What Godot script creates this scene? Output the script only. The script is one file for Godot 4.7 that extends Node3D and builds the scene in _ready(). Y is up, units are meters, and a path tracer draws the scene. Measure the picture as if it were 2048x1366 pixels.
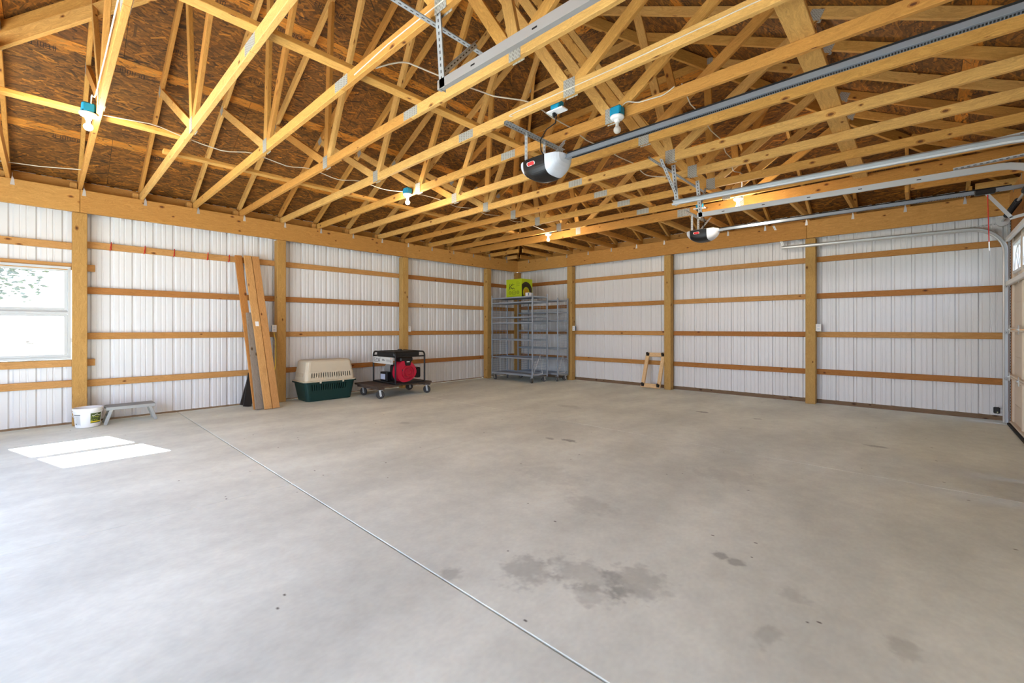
extends Node3D
# A 30 x 36 ft pole barn with a hip roof. x runs along the far wall, z along the window wall, both from their common corner; y is up.

const W := 9.15        # inside of the siding, window wall to door wall
const L := 11.0        # far wall to the wall behind the camera
const PF := 0.178      # face of the posts, from the siding
const BF := 0.216      # face of the header beams
const BT := 3.035      # top of the header beams
const BB := 2.745      # their underside
const DK := 3.19       # roof deck at the siding; it rises 1 in 2

var rng := RandomNumberGenerator.new()
var taken := {}
var M := {}

# ------------------------------------------------------------------ mesh building
class MB:
	var v := PackedVector3Array()
	var n := PackedVector3Array()
	var t := PackedVector2Array()
	func tri(a: Vector3, b: Vector3, c: Vector3, out: Vector3, ua := Vector2.ZERO, ub := Vector2.ZERO, uc := Vector2.ZERO, na := Vector3.ZERO, nb := Vector3.ZERO, nc := Vector3.ZERO) -> void:
		var f := (c - a).cross(b - a)
		if f.length_squared() < 1e-16:
			return
		f = f.normalized()
		if f.dot(out) < 0.0:
			f = -f
			var p := b; b = c; c = p
			var q := ub; ub = uc; uc = q
			var r := nb; nb = nc; nc = r
		v.append_array([a, b, c])
		t.append_array([ua, ub, uc])
		if na == Vector3.ZERO:
			n.append_array([f, f, f])
		else:
			n.append_array([na, nb, nc])
	func quad(a: Vector3, b: Vector3, c: Vector3, d: Vector3, out: Vector3, ua := Vector2.ZERO, ub := Vector2.RIGHT, uc := Vector2.ONE, ud := Vector2.DOWN) -> void:
		tri(a, b, c, out, ua, ub, uc)
		tri(a, c, d, out, ua, uc, ud)
	# box with chamfered edges; texture runs along local x, in metres over (2.4, 0.6)
	func box(c: Vector3, s: Vector3, b := Basis.IDENTITY, ch := 0.0, off := Vector2.ZERO, unit := false) -> void:
		var h := s * 0.5
		ch = minf(ch, minf(h.x, minf(h.y, h.z)) * 0.45)
		for ax in 3:
			var e1 := (ax + 1) % 3
			var e2 := (ax + 2) % 3
			for sg in [-1.0, 1.0]:
				var q := []
				var uv := []
				for k in [[-1, -1], [1, -1], [1, 1], [-1, 1]]:
					var p := Vector3.ZERO
					p[ax] = sg * h[ax]
					p[e1] = k[0] * (h[e1] - ch)
					p[e2] = k[1] * (h[e2] - ch)
					q.append(c + b * p)
					if unit:
						uv.append(Vector2(p.x / s.x + 0.5, 0.5 - p.y / s.y) if ax == 2 else (Vector2(p.z / s.z + 0.5, 0.5 - p.y / s.y) if ax == 0 else Vector2(p.x / s.x + 0.5, p.z / s.z + 0.5)))
					elif ax == 0:
						uv.append(off + Vector2(p.y / 2.4, p.z / 0.6))
					else:
						uv.append(off + Vector2(p.x / 2.4, (p.y if ax == 2 else p.z) / 0.6 + ax * 0.31 + (0.17 if sg > 0 else 0.0)))
				var nn := Vector3.ZERO
				nn[ax] = sg
				quad(q[0], q[1], q[2], q[3], b * nn, uv[0], uv[1], uv[2], uv[3])
		if ch > 0.0:
			for ax in 3:
				var e1 := (ax + 1) % 3
				var e2 := (ax + 2) % 3
				for s1 in [-1.0, 1.0]:
					for s2 in [-1.0, 1.0]:
						var q := []
						for k in [[-1, 0], [1, 0], [1, 1], [-1, 1]]:
							var p := Vector3.ZERO
							p[ax] = k[0] * (h[ax] - ch)
							p[e1] = s1 * (h[e1] - (ch if k[1] == 1 else 0.0))
							p[e2] = s2 * (h[e2] - (ch if k[1] == 0 else 0.0))
							q.append(c + b * p)
						var o := Vector3.ZERO
						o[e1] = s1
						o[e2] = s2
						var l0 := Vector2(-h.x / 2.4, 0.1) + off
						var l1 := Vector2(h.x / 2.4, 0.1) + off
						quad(q[0], q[1], q[2], q[3], b * o, l0, l1, l1 + Vector2(0, 0.01), l0 + Vector2(0, 0.01))
	func tube(path: Array, r: float, sides := 8, caps := true) -> void:
		var rings := []
		var prev := Vector3.ZERO
		for i in path.size():
			var a: Vector3 = path[maxi(i - 1, 0)]
			var d: Vector3 = path[mini(i + 1, path.size() - 1)]
			var tg := (d - a).normalized()
			var up := prev
			if prev == Vector3.ZERO:
				up = Vector3.UP if absf(tg.y) < 0.9 else Vector3.RIGHT
			var x := up.cross(tg).normalized()
			var y := tg.cross(x).normalized()
			prev = y
			var ring := []
			for k in sides:
				var an := TAU * k / sides
				ring.append([path[i] + (x * cos(an) + y * sin(an)) * r, x * cos(an) + y * sin(an)])
			rings.append(ring)
		for i in rings.size() - 1:
			for k in sides:
				var p: Array = rings[i][k]
				var q: Array = rings[i][(k + 1) % sides]
				var p2: Array = rings[i + 1][k]
				var q2: Array = rings[i + 1][(k + 1) % sides]
				tri(p[0], q[0], q2[0], p[1] + q[1], Vector2.ZERO, Vector2.ZERO, Vector2.ZERO, p[1], q[1], q2[1])
				tri(p[0], q2[0], p2[0], p[1] + q[1], Vector2.ZERO, Vector2.ZERO, Vector2.ZERO, p[1], q2[1], p2[1])
		if caps:
			for e in [0, rings.size() - 1]:
				var o: Vector3 = (path[0] - path[1]) if e == 0 else (path[-1] - path[-2])
				for k in sides:
					tri(path[e], rings[e][k][0], rings[e][(k + 1) % sides][0], o)
	# profile: array of Vector2(radius, height), turned round local y
	func lathe(prof: Array, sides := 20, at := Transform3D.IDENTITY) -> void:
		for i in prof.size() - 1:
			var a: Vector2 = prof[i]
			var b: Vector2 = prof[i + 1]
			var e := b - a
			var nn := Vector2(e.y, -e.x).normalized()
			for k in sides:
				var t0 := TAU * k / sides
				var t1 := TAU * (k + 1) / sides
				var c0 := Vector3(cos(t0), 0, sin(t0))
				var c1 := Vector3(cos(t1), 0, sin(t1))
				var p := at * (c0 * a.x + Vector3.UP * a.y)
				var q := at * (c1 * a.x + Vector3.UP * a.y)
				var r := at * (c1 * b.x + Vector3.UP * b.y)
				var s := at * (c0 * b.x + Vector3.UP * b.y)
				var n0 := (at.basis * (c0 * nn.x + Vector3.UP * nn.y)).normalized()
				var n1 := (at.basis * (c1 * nn.x + Vector3.UP * nn.y)).normalized()
				tri(p, q, r, n0 + n1, Vector2.ZERO, Vector2.ZERO, Vector2.ZERO, n0, n1, n1)
				tri(p, r, s, n0 + n1, Vector2.ZERO, Vector2.ZERO, Vector2.ZERO, n0, n1, n0)
	# closed outline (x, y) given depth along z, centred on z = 0
	func prism(poly: Array, depth: float, at := Transform3D.IDENTITY) -> void:
		var idx := Geometry2D.triangulate_polygon(PackedVector2Array(poly))
		var mid := Vector2.ZERO
		for p in poly:
			mid += p / poly.size()
		for i in range(0, idx.size(), 3):
			for sg in [-1.0, 1.0]:
				var q := []
				for k in 3:
					var p: Vector2 = poly[idx[i + k]]
					q.append(at * Vector3(p.x, p.y, sg * depth / 2))
				tri(q[0], q[1], q[2], at.basis * Vector3(0, 0, sg), Vector2.ZERO, Vector2.ZERO, Vector2.ZERO)
		var ccw := not Geometry2D.is_polygon_clockwise(PackedVector2Array(poly))
		for i in poly.size():
			var a: Vector2 = poly[i]
			var b: Vector2 = poly[(i + 1) % poly.size()]
			var o := Vector2(b.y - a.y, a.x - b.x) * (1.0 if ccw else -1.0)
			quad(at * Vector3(a.x, a.y, -depth / 2), at * Vector3(b.x, b.y, -depth / 2), at * Vector3(b.x, b.y, depth / 2), at * Vector3(a.x, a.y, depth / 2), at.basis * Vector3(o.x, o.y, 0))
	# closed outline (across, z) swept along a path in the plane z = z0
	func sweep(path: Array, prof: Array, z0: float) -> void:
		var rings := []
		for i in path.size():
			var tg: Vector2 = (path[mini(i + 1, path.size() - 1)] - path[maxi(i - 1, 0)]).normalized()
			var nn := Vector2(-tg.y, tg.x)
			var ring := []
			for p in prof:
				ring.append(Vector3(path[i].x + nn.x * p.x, path[i].y + nn.y * p.x, z0 + p.y))
			rings.append(ring)
		var m: int = prof.size()
		var ccw := not Geometry2D.is_polygon_clockwise(PackedVector2Array(prof))
		for i in rings.size() - 1:
			for k in m:
				var j := (k + 1) % m
				var e: Vector2 = prof[j] - prof[k]
				var o2 := Vector2(e.y, -e.x) * (1.0 if ccw else -1.0)
				var tg: Vector2 = (path[i + 1] - path[i]).normalized()
				var o := Vector3(-tg.y * o2.x, tg.x * o2.x, o2.y)
				quad(rings[i][k], rings[i][j], rings[i + 1][j], rings[i + 1][k], o)
	func mesh() -> ArrayMesh:
		var a := []
		a.resize(Mesh.ARRAY_MAX)
		a[Mesh.ARRAY_VERTEX] = v
		a[Mesh.ARRAY_NORMAL] = n
		a[Mesh.ARRAY_TEX_UV] = t
		var am := ArrayMesh.new()
		am.add_surface_from_arrays(Mesh.PRIMITIVE_TRIANGLES, a)
		return am

# ------------------------------------------------------------------ objects
func numbered(called: String) -> String:
	var k: int = taken.get(called, -1) + 1
	taken[called] = k
	return called if k == 0 else "%s_%03d" % [called, k]

func obj(called: String, mb: MB, m: Material, parent: Node = null) -> MeshInstance3D:
	var o := MeshInstance3D.new()
	o.mesh = mb.mesh()
	o.material_override = m
	o.name = numbered(called) if parent == null else called
	(self if parent == null else parent).add_child(o, true)
	return o

func share(called: String, me: Mesh, m: Material, parent: Node, at := Transform3D.IDENTITY) -> MeshInstance3D:
	var o := MeshInstance3D.new()
	o.mesh = me
	o.material_override = m
	o.name = called
	parent.add_child(o, true)
	o.transform = at
	return o

func tag(o: Node, label: String, category: String, group := "", kind := "") -> Node:
	o.set_meta("label", label)
	if category: o.set_meta("category", category)
	if group: o.set_meta("group", group)
	if kind: o.set_meta("kind", kind)
	return o

func thing(called: String, at: Vector3, label: String, category: String, group := "", turn := 0.0) -> Node3D:
	var o := Node3D.new()
	o.name = numbered(called)
	add_child(o)
	o.position = at
	o.rotation.y = turn
	tag(o, label, category, group)
	return o

func structure(called: String) -> Node3D:
	var o := Node3D.new()
	o.name = numbered(called)
	add_child(o)
	o.set_meta("kind", "structure")
	return o

# a piece of sawn lumber from a to b; wide side w towards up
func lumber(called: String, a: Vector3, b: Vector3, w: float, th: float, up: Vector3, m: Material, parent: Node, ch := 0.003) -> MeshInstance3D:
	var mb := MB.new()
	mb.box(Vector3.ZERO, Vector3(a.distance_to(b), w, th), Basis.IDENTITY, ch, Vector2(rng.randf() * 9, rng.randf() * 9))
	var o := obj(called, mb, m, parent)
	var x := (b - a).normalized()
	var z := x.cross(up).normalized()
	o.transform = Transform3D(Basis(x, z.cross(x).normalized(), z), (a + b) / 2)
	return o

# ------------------------------------------------------------------ materials
func mat(c: Color, rough := 0.7, metal := 0.0) -> StandardMaterial3D:
	var m := StandardMaterial3D.new()
	m.albedo_color = c
	m.roughness = rough
	m.metallic = metal
	return m

func tex(img: Image) -> ImageTexture:
	img.generate_mipmaps()
	return ImageTexture.create_from_image(img)

func wood_image(sd: int) -> Image:
	var w := 1024
	var h := 256
	var n1 := FastNoiseLite.new()
	n1.seed = sd
	n1.frequency = 1.0
	var n2 := FastNoiseLite.new()
	n2.seed = sd + 5
	n2.frequency = 1.0
	n2.noise_type = FastNoiseLite.TYPE_SIMPLEX
	var r := RandomNumberGenerator.new()
	r.seed = sd
	var knots := []
	for k in 9:
		knots.append([r.randf() * w, r.randf() * h, r.randf_range(2.6, 5.2)])
	var px := PackedByteArray()
	px.resize(w * h * 3)
	for y in h:
		for x in w:
			var warp := n2.get_noise_2d(x * 0.006, y * 0.02) * 14.0
			var near := 99.0
			for k in knots:
				var dx: float = absf(x - k[0])
				if dx < 44.0:
					var dy: float = absf(y - k[1])
					if dy < 30.0:
						var dd: float = sqrt(dx * dx * 0.32 + dy * dy) / k[2]
						near = minf(near, dd)
						warp += 9.0 * exp(-dd) * signf(y - k[1])
			var g := n1.get_noise_2d(x * 0.008, (y + warp) * 0.22) * 0.6 + n1.get_noise_2d(x * 0.02 + 90.0, (y + warp) * 0.7) * 0.4
			var l := 0.93 + g * 0.17
			var rd := l
			var gr := l * (0.985 + g * 0.03)
			var bl := l * (0.95 + g * 0.10)
			if near < 1.0:
				var kk := 0.42 + 0.2 * near
				rd *= kk
				gr *= kk * 0.8
				bl *= kk * 0.6
			elif near < 1.7:
				rd *= 0.86
				gr *= 0.8
				bl *= 0.7
			var i := (y * w + x) * 3
			px[i] = int(clampf(rd, 0, 1) * 255)
			px[i + 1] = int(clampf(gr, 0, 1) * 255)
			px[i + 2] = int(clampf(bl, 0, 1) * 255)
	return Image.create_from_data(w, h, false, Image.FORMAT_RGB8, px)

# oriented strand board, one sheet of 2.44 x 1.22 m: strands, a bare strip along one long edge, rows of printed marks
func osb_image(sd: int) -> Image:
	var w := 1024
	var h := 512
	var r := RandomNumberGenerator.new()
	r.seed = sd
	var px := PackedByteArray()
	px.resize(w * h * 3)
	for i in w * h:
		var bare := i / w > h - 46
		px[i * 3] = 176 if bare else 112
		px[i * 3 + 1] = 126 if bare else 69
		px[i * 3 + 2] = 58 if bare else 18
	for s in 5200:
		var cx := r.randf() * w
		var cy := r.randf() * h
		var ln := r.randf_range(12.0, 34.0)
		var wd := r.randf_range(1.6, 5.0)
		var an := r.randfn(0.0, 0.42)
		var lum := clampf(r.randfn(0.97, 0.25), 0.4, 1.7)
		var warm := r.randf_range(-0.07, 0.09)
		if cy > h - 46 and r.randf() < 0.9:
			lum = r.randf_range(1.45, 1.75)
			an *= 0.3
		var cr := int(clampf(128 * lum * (1.0 + warm * 0.3), 0, 255))
		var cg := int(clampf(82 * lum, 0, 255))
		var cb := int(clampf(25 * lum * (1.0 - warm), 0, 255))
		var ca := cos(an)
		var sa := sin(an)
		var ex := int(ceil(absf(ln * ca) + absf(wd * sa)))
		var ey := int(ceil(absf(ln * sa) + absf(wd * ca)))
		for y in range(int(cy) - ey, int(cy) + ey + 1):
			if y < 0 or y >= h:
				continue
			for x in range(int(cx) - ex, int(cx) + ex + 1):
				var dx := x - cx
				var dy := y - cy
				var u := dx * ca + dy * sa
				var q := dy * ca - dx * sa
				if absf(u) < ln and absf(q) < wd:
					var i := (y * w + posmod(x, w)) * 3
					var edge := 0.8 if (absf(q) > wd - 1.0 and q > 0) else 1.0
					px[i] = int((cr * edge * 3 + px[i]) / 4)
					px[i + 1] = int((cg * edge * 3 + px[i + 1]) / 4)
					px[i + 2] = int((cb * edge * 3 + px[i + 2]) / 4)
	var img := Image.create_from_data(w, h, false, Image.FORMAT_RGB8, px)
	var ink := Color(0.16, 0.09, 0.05)
	for row in [h - 76, 120]:
		for blk in 3:
			var x0 := 60 + blk * 330 + (r.randi() % 60)
			for k in 9:
				var gx: int = x0 + k * 17
				var gw := 9 + r.randi() % 5
				img.fill_rect(Rect2i(gx, row, gw, 2), ink)
				img.fill_rect(Rect2i(gx, row, 2, 24), ink)
				if r.randf() < 0.7: img.fill_rect(Rect2i(gx + gw - 2, row, 2, 24), ink)
				if r.randf() < 0.6: img.fill_rect(Rect2i(gx, row + 22, gw, 2), ink)
				if r.randf() < 0.6: img.fill_rect(Rect2i(gx, row + 11, gw, 2), ink)
	return img

func floor_image() -> Image:
	var w := 1100
	var h := 1320          # 9.15 x 11 m, 120 pixels a metre
	var n1 := FastNoiseLite.new()
	n1.seed = 3
	n1.frequency = 0.006
	n1.fractal_octaves = 4
	var n2 := FastNoiseLite.new()
	n2.seed = 8
	n2.frequency = 0.05
	n2.fractal_octaves = 3
	var px := PackedByteArray()
	px.resize(w * h * 3)
	for y in h:
		for x in w:
			var a := n1.get_noise_2d(x * 1.6, y * 0.8)
			var b := n2.get_noise_2d(x, y)
			var l := 0.94 + a * 0.09 + b * 0.03 + n2.get_noise_2d(x * 6.0, y * 3.5) * 0.025
			var i := (y * w + x) * 3
			px[i] = int(clampf(l, 0, 1) * 255)
			px[i + 1] = int(clampf(l * 0.992, 0, 1) * 255)
			px[i + 2] = int(clampf(l * 0.975, 0, 1) * 255)
	var img := Image.create_from_data(w, h, false, Image.FORMAT_RGB8, px)
	# oil and damp stains, where the photograph has them: x, z, radius x, radius z, strength
	for s in [[6.62, 7.15, 0.16, 0.16, 0.22], [6.86, 6.98, 0.26, 0.13, 0.2], [7.08, 6.86, 0.18, 0.17, 0.2], [6.98, 7.1, 0.13, 0.1, 0.18], [6.36, 7.44, 0.07, 0.06, 0.22], [7.3, 6.31, 0.05, 0.04, 0.3], [7.38, 6.32, 0.045, 0.05, 0.3], [6.38, 6.21, 0.22, 0.15, 0.1], [5.23, 4.85, 0.10, 0.05, 0.4], [5.02, 4.92, 0.07, 0.04, 0.3], [5.7, 2.13, 0.10, 0.06, 0.42], [7.76, 2.82, 0.1, 0.06, 0.3], [6.44, 2.12, 0.08, 0.05, 0.25], [7.66, 6.86, 0.05, 0.1, 0.15], [8.07, 6.55, 0.06, 0.1, 0.14], [7.67, 6.45, 0.08, 0.06, 0.12], [5.8, 5.9, 0.4, 0.2, 0.07], [3.1, 5.6, 0.1, 0.06, 0.12], [4.0, 3.1, 0.3, 0.12, 0.12], [6.9, 4.9, 0.3, 0.2, 0.08]]:
		var cx: float = s[0] * 120.0
		var cz: float = s[1] * 120.0
		var rx: float = s[2] * 120.0
		var rz: float = s[3] * 120.0
		for y in range(int(cz - rz * 1.7), int(cz + rz * 1.7)):
			for x in range(int(cx - rx * 1.7), int(cx + rx * 1.7)):
				if x < 0 or y < 0 or x >= w or y >= h:
					continue
				var d := sqrt(pow((x - cx) / rx, 2) + pow((y - cz) / rz, 2)) + n2.get_noise_2d(x * 1.4, y * 1.4) * 0.55 + n2.get_noise_2d(x * 5.0, y * 5.0) * 0.25
				if d < 1.0:
					var k: float = 1.0 - s[4] * 0.6 * clampf((1.0 - d) * 2.2, 0, 1)
					var c := img.get_pixel(x, y)
					img.set_pixel(x, y, Color(c.r * k, c.g * k, c.b * k))
	# specks of paint and grit
	var r := RandomNumberGenerator.new()
	r.seed = 77
	for k in 420:
		var c := Color(0.95, 0.94, 0.92) if r.randf() < 0.6 else Color(0.4, 0.38, 0.35)
		img.fill_rect(Rect2i(r.randi() % w, r.randi() % h, 1 + r.randi() % 2, 1), c)
	return img

func make_materials() -> void:
	var wt := tex(wood_image(11))
	var tones := {"truss": [Color(0.85, 0.64, 0.32), Color(0.81, 0.58, 0.27), Color(0.88, 0.69, 0.39)], "girt": [Color(0.75, 0.54, 0.29), Color(0.71, 0.48, 0.24), Color(0.80, 0.60, 0.36)], "post": [Color(0.77, 0.62, 0.36), Color(0.74, 0.57, 0.31)], "beam": [Color(0.80, 0.60, 0.32), Color(0.77, 0.56, 0.28)], "board": [Color(0.84, 0.64, 0.40), Color(0.76, 0.52, 0.26), Color(0.80, 0.59, 0.36)], "grey_board": [Color(0.58, 0.54, 0.50)], "pale": [Color(0.93, 0.80, 0.62)], "dolly": [Color(0.33, 0.27, 0.23)], "skirt": [Color(0.5, 0.4, 0.3)]}
	for k in tones:
		M[k] = []
		for c in tones[k]:
			var m := mat(c, 0.78)
			m.albedo_texture = wt
			M[k].append(m)
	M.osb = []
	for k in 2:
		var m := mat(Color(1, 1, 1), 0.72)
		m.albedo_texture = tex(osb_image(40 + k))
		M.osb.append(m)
	M.steel = mat(Color(0.86, 0.86, 0.86), 0.38)
	M.steel.metallic_specular = 0.55
	var fl := mat(Color(0.915, 0.94, 0.905), 0.72)
	fl.albedo_texture = tex(floor_image())
	M.concrete = fl
	M.joint = mat(Color(0.40, 0.38, 0.36), 0.9)
	M.galv = mat(Color(0.78, 0.79, 0.79), 0.42, 0.75)
	M.galv_dull = mat(Color(0.66, 0.66, 0.65), 0.5, 0.6)
	var pi := Image.create(64, 64, false, Image.FORMAT_RGB8)
	pi.fill(Color(0.72, 0.71, 0.67))
	for k in 8:
		for j in 5:
			pi.fill_rect(Rect2i(k * 8 + 3, j * 13 + (k % 2) * 5, 2, 7), Color(0.38, 0.35, 0.3))
	M.plate = mat(Color(1, 1, 1), 0.5, 0.35)
	M.plate.albedo_texture = tex(pi)
	var hi := Image.create(512, 32, false, Image.FORMAT_RGB8)
	hi.fill(Color(0.74, 0.75, 0.75))
	for k in 32:
		hi.fill_rect(Rect2i(k * 16 + 4, 13, 8, 6), Color(0.2, 0.19, 0.18))
	M.punched = mat(Color(1, 1, 1), 0.45, 0.5)
	M.punched.albedo_texture = tex(hi)
	M.white = mat(Color(0.92, 0.92, 0.91), 0.5)
	M.vinyl = mat(Color(0.76, 0.77, 0.77), 0.45)
	M.cable = mat(Color(0.82, 0.78, 0.70), 0.5)
	M.cable_yellow = mat(Color(0.93, 0.80, 0.25), 0.5)
	M.teal = mat(Color(0.05, 0.55, 0.68), 0.5)
	M.black = mat(Color(0.045, 0.045, 0.05), 0.45)
	M.rubber = mat(Color(0.03, 0.03, 0.03), 0.8)
	M.darkmetal = mat(Color(0.10, 0.10, 0.11), 0.45, 0.3)
	M.red = mat(Color(0.80, 0.07, 0.06), 0.5)
	M.lens = mat(Color(0.82, 0.84, 0.87), 0.4)
	M.glass = mat(Color(0.95, 0.97, 0.97, 0.05), 0.03)
	M.glass.transparency = BaseMaterial3D.TRANSPARENCY_ALPHA
	M.door = mat(Color(0.86, 0.80, 0.72), 0.55)
	M.galv_blue = mat(Color(0.62, 0.66, 0.71), 0.42, 0.45)

# ------------------------------------------------------------------ wall siding: ribbed steel sheets, ribs outward
# across runs along the wall, out points out of the room
func siding(parent: Node, origin: Vector3, across: Vector3, out: Vector3, u0: float, u1: float, y0: float, y1: float) -> void:
	var one := [[0.0, 0.019], [0.012, 0.019], [0.026, 0.0], [0.085, 0.0], [0.09, 0.004], [0.102, 0.004], [0.107, 0.0], [0.138, 0.0], [0.143, 0.004], [0.155, 0.004], [0.16, 0.0], [0.2026, 0.0], [0.2166, 0.019]]
	var sheet := 0.9144
	var k := int(floor(u0 / sheet))
	while k * sheet < u1 - 0.001:
		var a := maxf(u0, k * sheet)
		var b := minf(u1, (k + 1) * sheet)
		if b - a > 0.004:
			var pts := []
			for j in range(0, 5):
				for p in one:
					var u: float = k * sheet + j * 0.2286 + p[0]
					if u > a and u < b:
						pts.append(Vector2(u, p[1]))
			# depth of the profile where the sheet is cut
			var cut := func(u: float) -> float:
				var q := fposmod(u + 1e-6, 0.2286)
				for i in one.size():
					var nx: Array = one[i + 1] if i + 1 < one.size() else [0.2286, 0.019]
					if q <= nx[0]:
						return lerpf(one[i][1], nx[1], (q - one[i][0]) / maxf(nx[0] - one[i][0], 1e-6))
				return 0.019
			pts.push_front(Vector2(a, cut.call(a)))
			pts.append(Vector2(b, cut.call(b)))
			var mb := MB.new()
			for i in pts.size() - 1:
				var p: Vector2 = pts[i]
				var q: Vector2 = pts[i + 1]
				var pa := origin + across * p.x + out * p.y
				var pb := origin + across * q.x + out * q.y
				var nn := -out
				mb.quad(pa + Vector3.UP * y0, pb + Vector3.UP * y0, pb + Vector3.UP * y1, pa + Vector3.UP * y1, nn)
				mb.quad(pa + out * 0.0012 + Vector3.UP * y0, pb + out * 0.0012 + Vector3.UP * y0, pb + out * 0.0012 + Vector3.UP * y1, pa + out * 0.0012 + Vector3.UP * y1, out)
			obj("siding_sheet", mb, M.steel, parent)
		k += 1

func pick(k: String) -> Material:
	return M[k][rng.randi() % M[k].size()]

# ------------------------------------------------------------------ the scene
func _ready() -> void:
	rng.seed = 20240607
	# camera: read from the posts and beams; lens shifted a little downwards
	var cam := Camera3D.new()
	cam.name = "camera"
	add_child(cam)
	cam.position = Vector3(8.107, 1.255, 8.862)
	cam.rotation.y = 0.753297
	cam.near = 0.05
	cam.far = 400.0
	cam.projection = Camera3D.PROJECTION_FRUSTUM
	cam.size = 0.05 * 1366.0 / 876.58
	cam.frustum_offset = Vector2(0, -0.05 * (683.0 - 656.33) / 876.58)
	cam.current = true
	# sky, sun, exposure
	var sm := ProceduralSkyMaterial.new()
	sm.sky_top_color = Color(0.60, 0.71, 0.90)
	sm.sky_horizon_color = Color(0.87, 0.905, 0.95)
	sm.sky_curve = 0.2
	sm.ground_bottom_color = Color(0.45, 0.44, 0.40)
	sm.ground_horizon_color = Color(0.80, 0.82, 0.82)
	sm.energy_multiplier = 1.0
	var sky := Sky.new()
	sky.sky_material = sm
	var env := Environment.new()
	env.background_mode = Environment.BG_SKY
	env.sky = sky
	env.tonemap_mode = Environment.TONE_MAPPER_LINEAR
	env.tonemap_exposure = EXPOSURE
	env.sdfgi_enabled = true
	env.ssao_enabled = true
	env.ssil_enabled = true
	var we := WorldEnvironment.new()
	we.name = "world"
	we.environment = env
	add_child(we)
	var sun := DirectionalLight3D.new()
	sun.name = "sun"
	add_child(sun)
	sun.look_at_from_position(Vector3.ZERO, Vector3(1.0, -0.80, -0.29))
	sun.light_energy = SUN
	sun.light_color = Color(0.93, 0.97, 1.0)
	sun.light_angular_distance = 0.5
	sun.shadow_enabled = true
	sun.sky_mode = DirectionalLight3D.SKY_MODE_LIGHT_ONLY

	make_materials()
	build_floor()
	build_walls()
	build_roof_deck()
	build_trusses()
	build_window()
	build_garage_doors()
	build_outside()
	build_lamps()
	build_openers()
	build_tracks()
	build_cables()
	build_left_wall_things()
	build_crate()
	build_generator()
	build_racks()
	build_small_things()

const EXPOSURE := 9.5
const SUN := 2.6
const BULB := 0.085

func build_floor() -> void:
	var fl := structure("floor")
	var base := MB.new()
	base.box(Vector3(W / 2, -0.11, L / 2), Vector3(W + 0.1, 0.19, L + 0.1))
	obj("slab_base", base, M.joint, fl)
	# control joints at x 4.4 and z 4.05, 7.5
	var xs := [-0.03, 4.4, W + 0.03]
	var zs := [-0.03, 4.05, 7.5, L + 0.03]
	for i in 2:
		for j in 3:
			var gx := 0.003
			var gz := [0.0018, 0.004]
			var x0: float = xs[i] + (gx if i > 0 else 0.0)
			var x1: float = xs[i + 1] - (gx if i < 1 else 0.0)
			var z0: float = zs[j] + (gz[j - 1] if j > 0 else 0.0)
			var z1: float = zs[j + 1] - (gz[j] if j < 2 else 0.0)
			var mb := MB.new()
			var c := 0.0035
			var P := func(x: float, y: float, z: float) -> Vector3: return Vector3(x, y, z)
			var U := func(x: float, z: float) -> Vector2: return Vector2(x / W, z / L)
			mb.quad(P.call(x0 + c, 0, z0 + c), P.call(x1 - c, 0, z0 + c), P.call(x1 - c, 0, z1 - c), P.call(x0 + c, 0, z1 - c), Vector3.UP, U.call(x0, z0), U.call(x1, z0), U.call(x1, z1), U.call(x0, z1))
			var q := [[x0, z0], [x1, z0], [x1, z1], [x0, z1]]
			var qi := [[x0 + c, z0 + c], [x1 - c, z0 + c], [x1 - c, z1 - c], [x0 + c, z1 - c]]
			for k in 4:
				var e: int = (k + 1) % 4
				var o := Vector3((q[k][0] + q[e][0]) / 2 - (x0 + x1) / 2, 0.5, (q[k][1] + q[e][1]) / 2 - (z0 + z1) / 2)
				mb.quad(P.call(qi[k][0], 0, qi[k][1]), P.call(qi[e][0], 0, qi[e][1]), P.call(q[e][0], -0.003, q[e][1]), P.call(q[k][0], -0.003, q[k][1]), o, U.call(q[k][0], q[k][1]), U.call(q[e][0], q[e][1]), U.call(q[e][0], q[e][1]), U.call(q[k][0], q[k][1]))
				mb.quad(P.call(q[k][0], -0.003, q[k][1]), P.call(q[e][0], -0.003, q[e][1]), P.call(q[e][0], -0.02, q[e][1]), P.call(q[k][0], -0.02, q[k][1]), o, U.call(q[k][0], q[k][1]), U.call(q[e][0], q[e][1]), U.call(q[e][0], q[e][1]), U.call(q[k][0], q[k][1]))
			obj("concrete_slab", mb, M.concrete, fl)

const GIRTS := [0.525, 1.15, 1.755, 2.36]
const LEFT_POSTS := [10.93, 8.5513, 6.1129, 3.6745, 1.2361]
const BACK_POSTS := [1.8667, 4.3051, 6.7435]

func post(called: String, c: Vector3, label: String, group: String, hgt := BT) -> void:
	var mb := MB.new()
	mb.box(Vector3.ZERO, Vector3(hgt, 0.14, 0.14), Basis.IDENTITY, 0.006, Vector2(rng.randf() * 9, rng.randf() * 9))
	var o := obj(called, mb, pick("post"))
	o.transform = Transform3D(Basis(Vector3.UP, Vector3.LEFT, Vector3.BACK), c + Vector3.UP * hgt / 2)
	tag(o, label, "post", group)

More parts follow.
